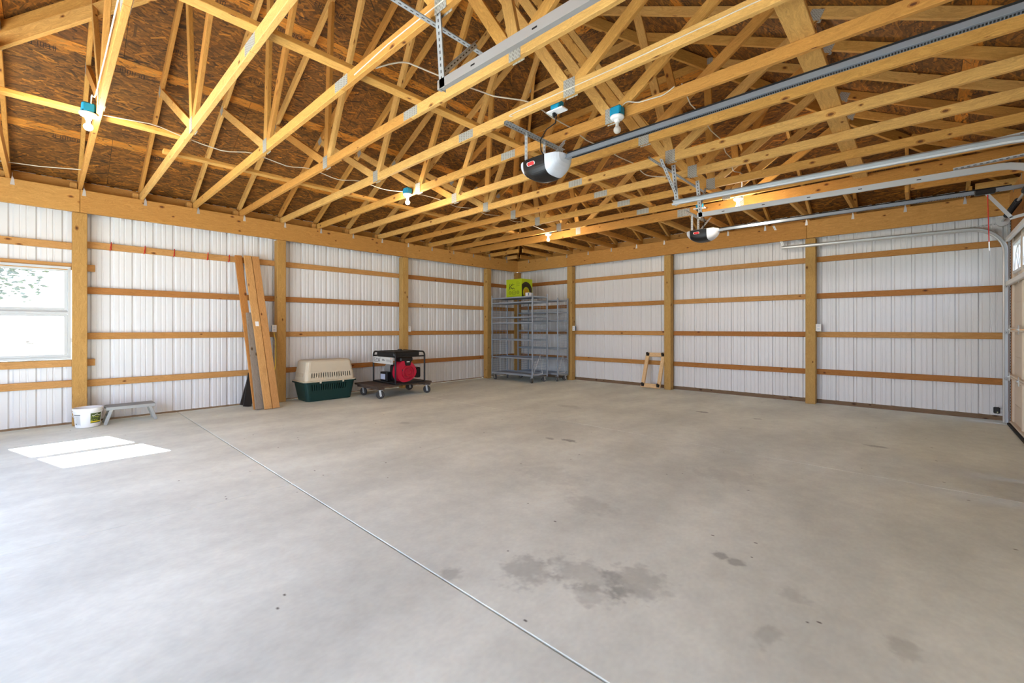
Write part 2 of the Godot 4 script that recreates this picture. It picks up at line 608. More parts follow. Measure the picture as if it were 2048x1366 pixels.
func build_walls() -> void:
	# --- window wall (x = 0)
	var wl := structure("wall_left")
	siding(wl, Vector3.ZERO, Vector3.BACK, Vector3.LEFT, 0.0, 8.62, 0.03, DK)
	siding(wl, Vector3.ZERO, Vector3.BACK, Vector3.LEFT, 8.62, 9.53, 0.03, 0.85)
	siding(wl, Vector3.ZERO, Vector3.BACK, Vector3.LEFT, 8.62, 9.53, 2.055, DK)
	siding(wl, Vector3.ZERO, Vector3.BACK, Vector3.LEFT, 9.53, L, 0.03, DK)
	lumber("skirt_board", Vector3(-0.035, 0.0, 0), Vector3(-0.035, 0.0, L), 0.19, 0.03, Vector3.UP, M.skirt[0], wl)
	var ends := [0.14, 1.2361, 3.6745, 6.1129, 8.5513]
	for i in 4:
		for y in GIRTS:
			lumber("girt", Vector3(0.0205, y, ends[i] + 0.002), Vector3(0.0205, y, ends[i + 1] - 0.002), 0.089, 0.036, Vector3.UP, pick("girt"), wl)
	# framing round the window and the bay behind the camera
	for y in [0.535, 2.32]:
		lumber("girt", Vector3(0.0205, y, 8.5535), Vector3(0.0205, y, 10.98), 0.089, 0.036, Vector3.UP, M.girt[2], wl)
	for y in [0.80, 2.052]:
		for b in [[8.40, 8.62], [8.6205, 10.98]]:
			lumber("girt", Vector3(0.0205, y, b[0]), Vector3(0.0205, y, b[1]), 0.089, 0.036, Vector3.UP, M.girt[2], wl)
	lumber("outer_header", Vector3(0.0205, 2.975, 0), Vector3(0.0205, 2.975, L), 0.40, 0.036, Vector3.UP, M.beam[1], wl)
	# --- far wall (z = 0)
	var wb := structure("wall_back")
	siding(wb, Vector3.ZERO, Vector3.RIGHT, Vector3.FORWARD, 0.0, W, 0.07, DK)
	lumber("skirt_board", Vector3(0, 0.02, -0.035), Vector3(W, 0.02, -0.035), 0.19, 0.03, Vector3.UP, M.skirt[0], wb)
	var bx := [0.14, 1.8667, 4.3051, 6.7435, 9.05]
	for i in 4:
		for k in 4:
			var y: float = [0.53, 1.15, 1.79, 2.40][k] if i == 3 else [0.525, 1.15, 1.79, 2.40][k]
			lumber("girt", Vector3(bx[i] + 0.002, y, 0.0205), Vector3(bx[i + 1] - 0.002, y, 0.0205), 0.089, 0.036, Vector3.UP, pick("girt"), wb)
	lumber("outer_header", Vector3(0, 2.975, 0.0205), Vector3(W, 2.975, 0.0205), 0.40, 0.036, Vector3.UP, M.beam[1], wb)
	# --- door wall (x = W)
	var wr := structure("wall_right")
	var o := Vector3(W, 0, 0)
	siding(wr, o, Vector3.BACK, Vector3.RIGHT, 0.0, 0.26, 0.03, DK)
	siding(wr, o, Vector3.BACK, Vector3.RIGHT, 3.39, 4.17, 0.03, DK)
	siding(wr, o, Vector3.BACK, Vector3.RIGHT, 7.30, L, 0.03, DK)
	siding(wr, o, Vector3.BACK, Vector3.RIGHT, 0.26, 3.39, 2.46, DK)
	siding(wr, o, Vector3.BACK, Vector3.RIGHT, 4.17, 7.30, 2.46, DK)
	for b in [[3.37, 4.19], [7.28, 10.98]]:
		for y in GIRTS:
			lumber("girt", Vector3(W - 0.0205, y, b[0]), Vector3(W - 0.0205, y, b[1]), 0.089, 0.036, Vector3.UP, pick("girt"), wr)
	for z in [0.235, 3.415, 4.145, 7.325]:
		lumber("door_jamb", Vector3(W - 0.11, 0, z), Vector3(W - 0.11, BB, z), 0.19, 0.05, Vector3.RIGHT, pick("girt"), wr)
	for b in [[0.21, 3.44], [4.12, 7.35]]:
		lumber("door_header", Vector3(W - 0.11, 2.60, b[0]), Vector3(W - 0.11, 2.60, b[1]), 0.19, 0.28, Vector3.RIGHT, pick("girt"), wr)
	lumber("outer_header", Vector3(W - 0.0205, 2.975, 0), Vector3(W - 0.0205, 2.975, L), 0.40, 0.036, Vector3.UP, M.beam[1], wr)
	# --- wall behind the camera, with its wide doorway standing open
	var wf := structure("wall_front")
	o = Vector3(0, 0, L)
	siding(wf, o, Vector3.RIGHT, Vector3.BACK, 0.0, 1.8, 0.03, DK)
	siding(wf, o, Vector3.RIGHT, Vector3.BACK, 7.8, W, 0.03, DK)
	siding(wf, o, Vector3.RIGHT, Vector3.BACK, 1.8, 7.8, 2.72, DK)
	for b in [[0.02, 1.8], [7.8, 9.1]]:
		for y in GIRTS:
			lumber("girt", Vector3(b[0], y, L - 0.0205), Vector3(b[1], y, L - 0.0205), 0.089, 0.036, Vector3.UP, pick("girt"), wf)
	for x in [1.77, 7.83]:
		lumber("door_jamb", Vector3(x, 0, L - 0.11), Vector3(x, BB, L - 0.11), 0.19, 0.05, Vector3.BACK, pick("girt"), wf)
	lumber("outer_header", Vector3(0, 2.975, L - 0.0205), Vector3(W, 2.975, L - 0.0205), 0.40, 0.036, Vector3.UP, M.beam[1], wf)
	# --- posts
	var where := ["treated timber post standing behind the white bucket, beside the window", "treated timber post between the leaning boards and the plastic dog crate", "treated timber post standing behind the generator on its dolly", "treated timber post beside the loaded wire rack, on the window wall"]
	for i in 4:
		post("wall_post", Vector3(0.038 + 0.07, 0, LEFT_POSTS[i + 1]), where[i], "posts of the window wall", BB)
	post("wall_post", Vector3(0.038 + 0.07, 0, 10.3), "treated timber post on the window wall beyond the window", "posts of the window wall", BB)
	post("wall_post", Vector3(0.038 + 0.07, 0, 0.038 + 0.07), "treated timber post in the corner behind the wire racks", "", BB)
	where = ["treated timber post on the far wall next to the wire racks", "knotty timber post on the far wall with the wheeled wooden frame leaning beside it", "knotty timber post on the far wall between two bare siding bays"]
	for i in 3:
		post("wall_post", Vector3(BACK_POSTS[i], 0, 0.038 + 0.07), where[i], "posts of the far wall", BB)
	for z in [3.78, 8.7]:
		post("wall_post", Vector3(W - 0.108, 0, z), "treated timber post between the garage door openings" if z < 5 else "treated timber post on the door wall behind the camera", "", BB)
	# --- header beams that carry the trusses
	var runs := [[Vector3(0.197, 0, 0.216), Vector3(0.197, 0, L - 0.22), [3.6745, 8.5513], "long header beam of planks along the top of the window wall"], [Vector3(0.178, 0, 0.197), Vector3(W - 0.178, 0, 0.197), [1.82, 6.70], "long header beam of planks along the top of the far wall"], [Vector3(W - 0.197, 0, 0.216), Vector3(W - 0.197, 0, L - 0.22), [3.78, 8.7], "long header beam of planks above the garage doors"], [Vector3(0.178, 0, L - 0.197), Vector3(W - 0.178, 0, L - 0.197), [4.6], "header beam of planks over the open doorway"]]
	for r in runs:
		var t := thing("header_beam", r[0], r[3], "beam", "header beams round the room")
		var d: Vector3 = (r[1] - r[0]).normalized()
		var cuts := [0.0]
		for c in r[2]:
			cuts.append(c - (r[0].z if absf(d.z) > 0.5 else r[0].x))
		cuts.append(r[0].distance_to(r[1]))
		for k in cuts.size() - 1:
			lumber("plank", d * (cuts[k] + 0.0015) + Vector3.UP * (BT + BB) / 2, d * (cuts[k + 1] - 0.0015) + Vector3.UP * (BT + BB) / 2, BT - BB, 0.038, Vector3.UP, M.beam[k % 2], t, 0.004)

# deck sheets of one slope; map takes (along the eave, across) to a point of the underside
func deck_slope(parent: Node, region: PackedVector2Array, to3d: Callable, up: Vector3, phase: float) -> void:
	var rh := 1.2192 * cos(atan(0.5))
	var row := 0
	var y := -0.3
	while y < W / 2:
		var x := -0.6 - 2.4384 + (phase if row % 2 else phase + 1.2192)
		while x < 11.6:
			var g := 0.0018
			var rect := PackedVector2Array([Vector2(x + g, y + g), Vector2(x + 2.4384 - g, y + g), Vector2(x + 2.4384 - g, y + rh - g), Vector2(x + g, y + rh - g)])
			for poly in Geometry2D.intersect_polygons(rect, region):
				if poly.size() < 3:
					continue
				var mb := MB.new()
				var flip := rng.randf() < 0.5
				var mid := Vector3.ZERO
				for p in poly:
					mid += to3d.call(p) / poly.size()
				var U := func(p: Vector2) -> Vector2:
					var u := (p.x - x) / 2.4384
					return Vector2(1.0 - u if flip else u, (p.y - y) / rh)
				for i in range(1, poly.size() - 1):
					var a: Vector3 = to3d.call(poly[0])
					var b: Vector3 = to3d.call(poly[i])
					var c: Vector3 = to3d.call(poly[i + 1])
					mb.tri(a, b, c, -up, U.call(poly[0]), U.call(poly[i]), U.call(poly[i + 1]))
					mb.tri(a + up * 0.012, b + up * 0.012, c + up * 0.012, up, U.call(poly[0]), U.call(poly[i]), U.call(poly[i + 1]))
				for i in poly.size():
					var a: Vector3 = to3d.call(poly[i])
					var b: Vector3 = to3d.call(poly[(i + 1) % poly.size()])
					mb.quad(a, b, b + up * 0.012, a + up * 0.012, (a + b) / 2 - mid, U.call(poly[i]), U.call(poly[i]), U.call(poly[i]), U.call(poly[i]))
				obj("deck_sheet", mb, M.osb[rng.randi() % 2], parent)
			x += 2.4384
		y += rh
		row += 1

func build_roof_deck() -> void:
	var c := structure("ceiling")
	var h := W / 2
	var side := PackedVector2Array([Vector2(-0.3, -0.3), Vector2(L + 0.3, -0.3), Vector2(L - h, h), Vector2(h, h)])
	var end := PackedVector2Array([Vector2(-0.3, -0.3), Vector2(W + 0.3, -0.3), Vector2(h, h)])
	# dark unseen roof layer over the sheets, added to block sun through gaps
	var sun_block := MB.new()
	var e0 := DK - 0.15 + 0.014
	var rg := DK + 0.5 * h + 0.014
	var cn := [Vector3(-0.3, e0, -0.3), Vector3(W + 0.3, e0, -0.3), Vector3(W + 0.3, e0, L + 0.3), Vector3(-0.3, e0, L + 0.3)]
	var ra := Vector3(h, rg, h)
	var rb := Vector3(h, rg, L - h)
	for lift in [0.0, 0.012]:
		var q: Vector3 = Vector3.UP * lift
		var o := Vector3.UP * (1.0 if lift > 0.0 else -1.0)
		sun_block.tri(cn[0] + q, cn[1] + q, ra + q, o)
		sun_block.tri(cn[2] + q, cn[3] + q, rb + q, o)
		sun_block.quad(cn[0] + q, ra + q, rb + q, cn[3] + q, o)
		sun_block.quad(cn[1] + q, ra + q, rb + q, cn[2] + q, o)
	obj("sun_block_roofing", sun_block, mat(Color(0.16, 0.14, 0.12), 0.9), c)
	deck_slope(c, side, func(p: Vector2) -> Vector3: return Vector3(p.y, DK + 0.5 * p.y, p.x), Vector3(-0.4472, 0.8944, 0), 0.35)
	deck_slope(c, side, func(p: Vector2) -> Vector3: return Vector3(W - p.y, DK + 0.5 * p.y, p.x), Vector3(0.4472, 0.8944, 0), 1.0)
	deck_slope(c, end, func(p: Vector2) -> Vector3: return Vector3(p.x, DK + 0.5 * p.y, p.y), Vector3(0, 0.8944, -0.4472), 0.1)
	deck_slope(c, end, func(p: Vector2) -> Vector3: return Vector3(p.x, DK + 0.5 * p.y, L - p.y), Vector3(0, 0.8944, 0.4472), 0.7)

# ------------------------------------------------------------------ roof framing
func nail_plate(parent: Node, at: Vector3, w: float, h: float, tilt := 0.0) -> void:
	var mb := MB.new()
	for s in [-1.0, 1.0]:
		mb.box(Vector3(0, 0, s * 0.0203), Vector3(w, h, 0.0016), Basis(Vector3.BACK, tilt), 0.0, Vector2.ZERO, true)
	obj("connector_plate", mb, M.plate, parent).position = at

func tie(parent: Node, at: Vector3, turn: float) -> void:
	var mb := MB.new()
	mb.prism([Vector2(-0.018, 0.0), Vector2(0.02, 0.0), Vector2(0.016, 0.06), Vector2(0.004, 0.10), Vector2(-0.004, 0.10)], 0.003)
	mb.box(Vector3(0.0, 0.10, -0.02), Vector3(0.003, 0.09, 0.045))
	var o := obj("metal_tie", mb, M.galv, parent)
	o.position = at
	o.rotation.y = turn

func build_trusses() -> void:
	var Y := func(x: float) -> float: return 3.136 + 0.5 * minf(x, W - x)
	for i in 13:
		var z := 1.84 + 0.61 * i
		var d := minf(minf(z, L - z), W / 2)
		var peaked := d > W / 2 - 0.01
		var girder := i == 0 or i == 12
		var label := "pine roof truss with a peaked top under the ridge"
		var group := "peaked trusses under the ridge"
		if girder:
			label = "deep pine girder truss with short jacks butting into it"
			group = "hip girder trusses"
		elif not peaked:
			label = "pine hip truss with a flat-topped upper chord below the hip roof"
			group = "flat-topped hip trusses"
		var own := {0: "deep pine girder truss that the jacks of the far wall butt into", 12: "deep pine girder truss just beyond the window lamp", 1: "flat-topped pine truss carrying the two lit bulbs nearest the far wall", 6: "peaked pine truss carrying the unlit bulb and the bulb above the generator", 7: "peaked pine truss carrying the ceiling outlet of the near opener", 9: "flat-topped pine truss just behind the overhead track end with the V hanger", 11: "flat-topped pine truss carrying the lit lamp near the window"}
		var t := thing("roof_truss", Vector3(0, 0, z), own.get(i, label), "truss", group)
		var tw := pick("truss")
		var bh := 0.14 if girder else 0.089
		var by := BT + bh / 2
		# bottom chord in two lengths, spliced
		var cut := 5.31 if girder else 4.92 + rng.randf_range(-0.03, 0.03)
		lumber("bottom_chord", Vector3(0.03, by, 0), Vector3(cut, by, 0), bh, 0.038, Vector3.UP, pick("truss"), t)
		lumber("bottom_chord", Vector3(cut + 0.002, by, 0), Vector3(W - 0.03, by, 0), bh, 0.038, Vector3.UP, tw, t)
		nail_plate(t, Vector3(cut, by, 0), 0.2, bh * 0.86)
		var dd := d
		lumber("top_chord", Vector3(-0.2, Y.call(-0.2), 0), Vector3(dd, Y.call(dd), 0), 0.089, 0.038, Vector3.UP, pick("truss"), t)
		lumber("top_chord", Vector3(W + 0.2, Y.call(-0.2), 0), Vector3(W - dd, Y.call(dd), 0), 0.089, 0.038, Vector3.UP, pick("truss"), t)
		var ft: float = DK + 0.5 * d - 0.06
		if not peaked:
			lumber("top_chord", Vector3(d - 0.02, ft, 0), Vector3(W - d + 0.02, ft, 0), 0.089, 0.037, Vector3.UP, tw, t)
			nail_plate(t, Vector3(d, ft - 0.005, 0), 0.15, 0.075)
			nail_plate(t, Vector3(W - d, ft - 0.005, 0), 0.15, 0.075)
		else:
			nail_plate(t, Vector3(W / 2, Y.call(W / 2) - 0.03, 0), 0.18, 0.12)
		# webs meet the bottom chord at x 3.28 and 6.14
		var foot := BT + bh - 0.015
		var webs := []
		for s in 2:
			var bx: float = [3.28, 6.14][s]
			var mx := func(q: float) -> float: return q if s == 0 else W - q
			if d > 1.75:
				webs.append([Vector3(bx - (0.05 if s == 0 else -0.05), foot, 0), Vector3(mx.call(1.72), Y.call(1.72) - 0.03, 0)])
				nail_plate(t, Vector3(mx.call(1.72), Y.call(1.72) - 0.03, 0), 0.10, 0.09, 0.46 if s == 0 else -0.46)
			if peaked:
				webs.append([Vector3(bx + (0.03 if s == 0 else -0.03), foot, 0), Vector3(W / 2 + (-0.06 if s == 0 else 0.06), Y.call(W / 2) - 0.07, 0)])
			else:
				var tx: float = clampf(d, 2.3, 3.4)
				if girder:
					tx = 3.1
				webs.append([Vector3(bx + (0.0 if s == 0 else -0.0), foot, 0), Vector3(mx.call(tx), ft - 0.03 if tx >= d - 0.01 else Y.call(tx) - 0.04, 0)])
				webs.append([Vector3(bx + (0.06 if s == 0 else -0.06), foot, 0), Vector3(W / 2 + (-0.12 if s == 0 else 0.12), ft - 0.03, 0)])
			nail_plate(t, Vector3(bx, BT + bh * 0.62, 0), 0.105, 0.13)
		for w in webs:
			lumber("web", w[0], w[1], 0.089, 0.0355, Vector3.UP if absf((w[1] - w[0]).normalized().y) < 0.98 else Vector3.RIGHT, pick("truss"), t)
		tie(t, Vector3(BF + 0.003, BT - 0.075, -0.035), PI / 2)
		tie(t, Vector3(W - BF - 0.003, BT - 0.075, -0.035), -PI / 2)
		var blk := MB.new()
		blk.box(Vector3(0.10, BT + 0.045, 0.06), Vector3(0.11, 0.09, 0.07), Basis.IDENTITY, 0.003)
		obj("heel_block", blk, M.beam[0], t)
	# jacks between the end walls and the girders, and the side jacks of the corners
	for e in 2:
		var zf := func(q: float) -> float: return q if e == 0 else L - q
		for k in range(1, 15):
			var x := 0.02 + 0.61 * k
			var ln := minf(1.80, minf(x, W - x) - 0.06)
			jack(Vector3(x, 0, zf.call(0.0)), Vector3.BACK if e == 0 else Vector3.FORWARD, ln, e)
		for k in 2:
			var q := 0.61 + 0.61 * k
			jack(Vector3(0, 0, zf.call(q)), Vector3.RIGHT, q - 0.06, e)
			jack(Vector3(W, 0, zf.call(q)), Vector3.LEFT, q - 0.06, e)
	# hip rafters
	var names := ["hip rafter rising from the corner above the wire racks", "hip rafter rising from the corner between far wall and garage doors", "hip rafter rising from the corner beyond the window", "hip rafter rising behind the camera above the door wall"]
	for k in 4:
		var sx := 1.0 if k % 2 == 0 else -1.0
		var sz := 1.0 if k < 2 else -1.0
		var c := Vector3(0.0 if sx > 0 else W, 0, 0.0 if sz > 0 else L)
		var t := thing("hip_rafter", c, names[k], "rafter")
		lumber("plank", Vector3(0.15 * sx, 3.09 + 0.075, 0.15 * sz), Vector3(4.5 * sx, 3.09 + 2.25, 4.5 * sz), 0.14, 0.038, Vector3.UP, pick("truss"), t)
		if k == 2:
			# a second plank under it, between girder and next truss
			var a := Vector3(0.06, 0, 0.06)
			lumber("plank", Vector3(1.86, 2.90 + 0.93, -1.86) + a, Vector3(3.05, 2.90 + 1.525, -3.05) + a, 0.12, 0.038, Vector3.UP, M.truss[2], t)
	# boards laid across the bottom chords
	var bl := BT + 0.089 + 0.02
	var laid := [[Vector3(2.76, bl, 9.14), Vector3(2.76, bl, 7.86), 0.089, "narrow pine brace laid over the chords beside the window-wall lamp"], [Vector3(2.2, bl, 8.0), Vector3(2.2, bl, 2.4), 0.089, "long narrow pine brace laid over the chords near the window wall"], [Vector3(5.05, bl, 8.6), Vector3(5.05, bl, 2.4), 0.089, "long pine brace laid over the chords along the middle of the room"], [Vector3(7.54, bl, 6.7), Vector3(7.54, bl, 1.9), 0.14, "wide pine brace plank over the chords on the garage door side"]]
	for b in laid:
		var o := lumber("lateral_brace", b[0], b[1], 0.036, b[2], Vector3.UP, M.truss[0 if b[2] < 0.1 else 2], self)
		o.name = numbered("lateral_brace")
		tag(o, b[3], "brace", "braces laid over the trusses")

func jack(at: Vector3, dir: Vector3, ln: float, e: int) -> void:
	if ln < 0.3:
		return
	var t := thing("jack_truss", at, "short pine jack running from the far wall beam up to the girder" if e == 0 else "short pine jack behind the camera running up to the girder", "truss", "jacks of the far hip" if e == 0 else "jacks of the hip behind the camera")
	lumber("bottom_chord", dir * 0.03 + Vector3.UP * (BT + 0.0445), dir * ln + Vector3.UP * (BT + 0.0445), 0.089, 0.038, Vector3.UP, pick("truss"), t)
	lumber("top_chord", dir * -0.2 + Vector3.UP * 3.036, dir * ln + Vector3.UP * (3.136 + 0.5 * ln), 0.089, 0.038, Vector3.UP, pick("truss"), t)
	var turn := atan2(dir.x, dir.z)
	tie(t, dir * (BF + 0.003) + Vector3.UP * (BT - 0.075) + dir.cross(Vector3.UP) * 0.035, turn)

# ------------------------------------------------------------------ window, doors, outside
func frame_rect(mb: MB, z0: float, z1: float, y0: float, y1: float, w: float, x0: float, x1: float) -> void:
	var xc := (x0 + x1) / 2
	var t := x1 - x0
	mb.box(Vector3(xc, y0 + w / 2, (z0 + z1) / 2), Vector3(t, w, z1 - z0), Basis.IDENTITY, 0.003)
	mb.box(Vector3(xc, y1 - w / 2, (z0 + z1) / 2), Vector3(t, w, z1 - z0), Basis.IDENTITY, 0.003)
	mb.box(Vector3(xc, (y0 + y1) / 2, z0 + w / 2), Vector3(t, y1 - y0 - 2 * w, w), Basis.IDENTITY, 0.003)
	mb.box(Vector3(xc, (y0 + y1) / 2, z1 - w / 2), Vector3(t, y1 - y0 - 2 * w, w), Basis.IDENTITY, 0.003)

func build_window() -> void:
	var w := structure("window_1")
	var f := MB.new()
	frame_rect(f, 8.628, 9.522, 0.856, 2.048, 0.03, -0.05, 0.062)
	obj("window_frame", f, M.vinyl, w)
	for s in [["upper_sash", 1.455, 2.018, 0.005, 0.03], ["lower_sash", 0.886, 1.465, 0.031, 0.056]]:
		var mb := MB.new()
		frame_rect(mb, 8.658, 9.492, s[1], s[2], 0.034, s[3], s[4])
		# the deeper meeting rail
		mb.box(Vector3((s[3] + s[4]) / 2, 1.502 if s[3] < 0.02 else 1.418, 9.075), Vector3(0.024, 0.03, 0.77), Basis.IDENTITY, 0.003)
		var o := obj(s[0], mb, M.vinyl, w)
		var g := MB.new()
		g.box(Vector3((s[3] + s[4]) / 2, (s[1] + s[2]) / 2, 9.075), Vector3(0.004, s[2] - s[1] - 0.066, 0.768))
		obj("pane", g, M.glass, o)

func build_garage_doors() -> void:
	for k in 2:
		var z0: float = [0.30, 4.21][k]
		var d := structure("door_%d" % (k + 1))
		d.position = Vector3(8.95, 0, z0)
		var wd := 3.05
		for s in 4:
			var y0 := 0.03 + 0.605 * s
			var sec := MB.new()
			var y1 := y0 + 0.597
			if s < 3:
				sec.box(Vector3(0.02, (y0 + y1) / 2, wd / 2), Vector3(0.012, 0.597, wd))
			else:
				# top section: openings for four windows
				sec.box(Vector3(0.02, y0 + 0.06, wd / 2), Vector3(0.012, 0.12, wd))
				sec.box(Vector3(0.02, y1 - 0.06, wd / 2), Vector3(0.012, 0.12, wd))
				for c in 5:
					sec.box(Vector3(0.02, (y0 + y1) / 2, 0.06 + c * 0.7325), Vector3(0.012, 0.36, 0.12))
			# folded rails and stiles of the steel pan
			sec.box(Vector3(0.0, y0 + 0.012, wd / 2), Vector3(0.05, 0.022, wd), Basis.IDENTITY, 0.004)
			sec.box(Vector3(0.0, y1 - 0.012, wd / 2), Vector3(0.05, 0.022, wd), Basis.IDENTITY, 0.004)
			for c in 5:
				sec.box(Vector3(0.004, (y0 + y1) / 2, 0.035 + c * 0.745), Vector3(0.022, 0.55, 0.06), Basis.IDENTITY, 0.004)
			var so := obj("door_section", sec, M.door, d)
			if s < 3:
				for c in 4:
					for r in 2:
						var p := MB.new()
						p.box(Vector3(0.012, y0 + 0.16 + 0.275 * r, 0.41 + c * 0.745), Vector3(0.008, 0.2, 0.56), Basis.IDENTITY, 0.004)
						obj("raised_panel", p, M.door, so)
			else:
				for c in 4:
					var zc := 0.426 + c * 0.7325
					var fr := MB.new()
					frame_rect(fr, zc - 0.325, zc + 0.325, y0 + 0.10, y1 - 0.10, 0.035, -0.008, 0.028)
					# sunburst bars
					var o := Vector3(0.012, y0 + 0.14, zc)
					var arc := []
					for q in 13:
						arc.append(o + Vector3(0, sin(PI * q / 12.0) * 0.3, cos(PI * q / 12.0) * 0.29))
					fr.tube(arc, 0.008, 6)
					for q in [1, 2, 3]:
						fr.tube([o, o + Vector3(0, sin(PI * q / 4.0) * 0.3, cos(PI * q / 4.0) * 0.29)], 0.007, 6)
					var fo := obj("window_frame", fr, M.white, so)
					var g := MB.new()
					g.box(Vector3(0.018, (y0 + y1) / 2, zc), Vector3(0.004, 0.33, 0.58))
					obj("pane", g, M.glass, fo)
			if s < 3:
				for c in 5:
					var hg := MB.new()
					hg.box(Vector3(-0.03, y1 + 0.004, 0.035 + c * 0.745), Vector3(0.008, 0.11, 0.05), Basis.IDENTITY, 0.002)
					hg.tube([Vector3(-0.038, y1 + 0.004, 0.0 + c * 0.745), Vector3(-0.038, y1 + 0.004, 0.07 + c * 0.745)], 0.009, 8)
					obj("hinge", hg, M.galv, d)
			for c in 2:
				var r := MB.new()
				var zr: float = -0.02 if c == 0 else wd + 0.02
				r.tube([Vector3(-0.045, y0 + 0.56, zr - 0.05), Vector3(-0.045, y0 + 0.56, zr + 0.05)], 0.006, 8)
				r.tube([Vector3(-0.045, y0 + 0.56, zr - 0.028), Vector3(-0.045, y0 + 0.56, zr - 0.012)], 0.022, 12)
				obj("roller", r, M.galv_dull, d)
		var st := MB.new()
		for y in [2.40, 1.83]:
			st.box(Vector3(-0.045, y, wd / 2), Vector3(0.04, 0.055, wd - 0.1), Basis.IDENTITY, 0.006)
		obj("strut", st, M.white, d)
		var seal := MB.new()
		seal.box(Vector3(-0.01, 0.014, wd / 2), Vector3(0.075, 0.028, wd), Basis.IDENTITY, 0.01)
		obj("bottom_seal", seal, M.rubber, d)
		# torsion shaft and springs over the door
		var sh := thing("torsion_shaft", Vector3(8.87, 2.66, z0), "steel torsion shaft with coil springs over the %s garage door" % ["far", "near"][k], "spring shaft")
		var mb := MB.new()
		mb.tube([Vector3(0, 0, -0.1), Vector3(0, 0, 3.15)], 0.0125, 10)
		obj("shaft", mb, M.galv_dull, sh)
		for c in 2:
			var sp := MB.new()
			sp.tube([Vector3(0, 0, 0.35 + c * 1.35), Vector3(0, 0, 1.25 + c * 1.35)], 0.028, 12)
			for q in 30:
				var zz := 0.36 + c * 1.35 + q * 0.03
				var ring := []
				for a in 11:
					ring.append(Vector3(cos(TAU * a / 10.0) * 0.028, sin(TAU * a / 10.0) * 0.028, zz))
				sp.tube(ring, 0.004, 5, false)
			obj("spring", sp, M.darkmetal, sh)
			var dr := MB.new()
			dr.lathe([Vector2(0.0, -0.03), Vector2(0.065, -0.03), Vector2(0.055, 0.0), Vector2(0.065, 0.03), Vector2(0.0, 0.03)], 18, Transform3D(Basis(Vector3.RIGHT, PI / 2), Vector3(0, 0, -0.06 + c * 3.17)))
			obj("drum", dr, M.galv, sh)

func build_outside() -> void:
	var g := MB.new()
	g.box(Vector3(0, -0.30, 6), Vector3(160, 0.12, 160))
	var go := obj("ground", g, mat(Color(0.34, 0.36, 0.27), 0.95))
	go.set_meta("kind", "structure")
	var ap := MB.new()
	ap.box(Vector3(4.0, -0.13, 15.2), Vector3(14.0, 0.2, 8.2))
	var ao := obj("apron", ap, mat(Color(0.78, 0.77, 0.74), 0.9))
	ao.set_meta("kind", "structure")
	# a tree and a rail fence beyond the window
	var t := thing("tree", Vector3(-9.5, -0.24, 11.2), "leafy tree standing outside, seen through the upper window sash", "tree")
	var tr := MB.new()
	tr.tube([Vector3(0, 0, 0), Vector3(0.05, 1.2, 0.03), Vector3(0.0, 2.6, 0.1)], 0.14, 10)
	obj("trunk", tr, mat(Color(0.30, 0.25, 0.2), 0.9), t)
	var cr := MB.new()
	var r := RandomNumberGenerator.new()
	r.seed = 5
	for k in 5200:
		var p := Vector3(r.randfn(0, 0.75), r.randfn(0, 0.62), r.randfn(0, 0.9))
		if p.length() > 1.9:
			continue
		p += Vector3(0, 3.3, -0.6)
		var b := Basis.from_euler(Vector3(r.randf() * TAU, r.randf() * TAU, 0))
		var s := r.randf_range(0.05, 0.09)
		cr.quad(p + b * Vector3(-s, 0, 0), p + b * Vector3(0, -s * 0.5, 0), p + b * Vector3(s, 0, 0), p + b * Vector3(0, s * 0.5, 0), b * Vector3.BACK)
	var lm := mat(Color(0.22, 0.26, 0.19), 0.7)
	lm.backlight_enabled = true
	lm.backlight = Color(0.12, 0.15, 0.09)
	var co := obj("foliage", cr, lm, t)
	co.set_meta("kind", "stuff")
	var fe := thing("rail_fence", Vector3(-7.5, -0.24, 8.0), "weathered rail fence outside, seen through the lower window sash", "fence")
	for k in 5:
		lumber("fence_post", Vector3(0, 0, k * 1.1), Vector3(0, 1.35, k * 1.1), 0.11, 0.11, Vector3.RIGHT, M.grey_board[0], fe)
	for y in [0.5, 1.2]:
		lumber("rail", Vector3(0.08, y, -0.2), Vector3(0.08, y, 4.7), 0.12, 0.04, Vector3.UP, M.grey_board[0], fe)

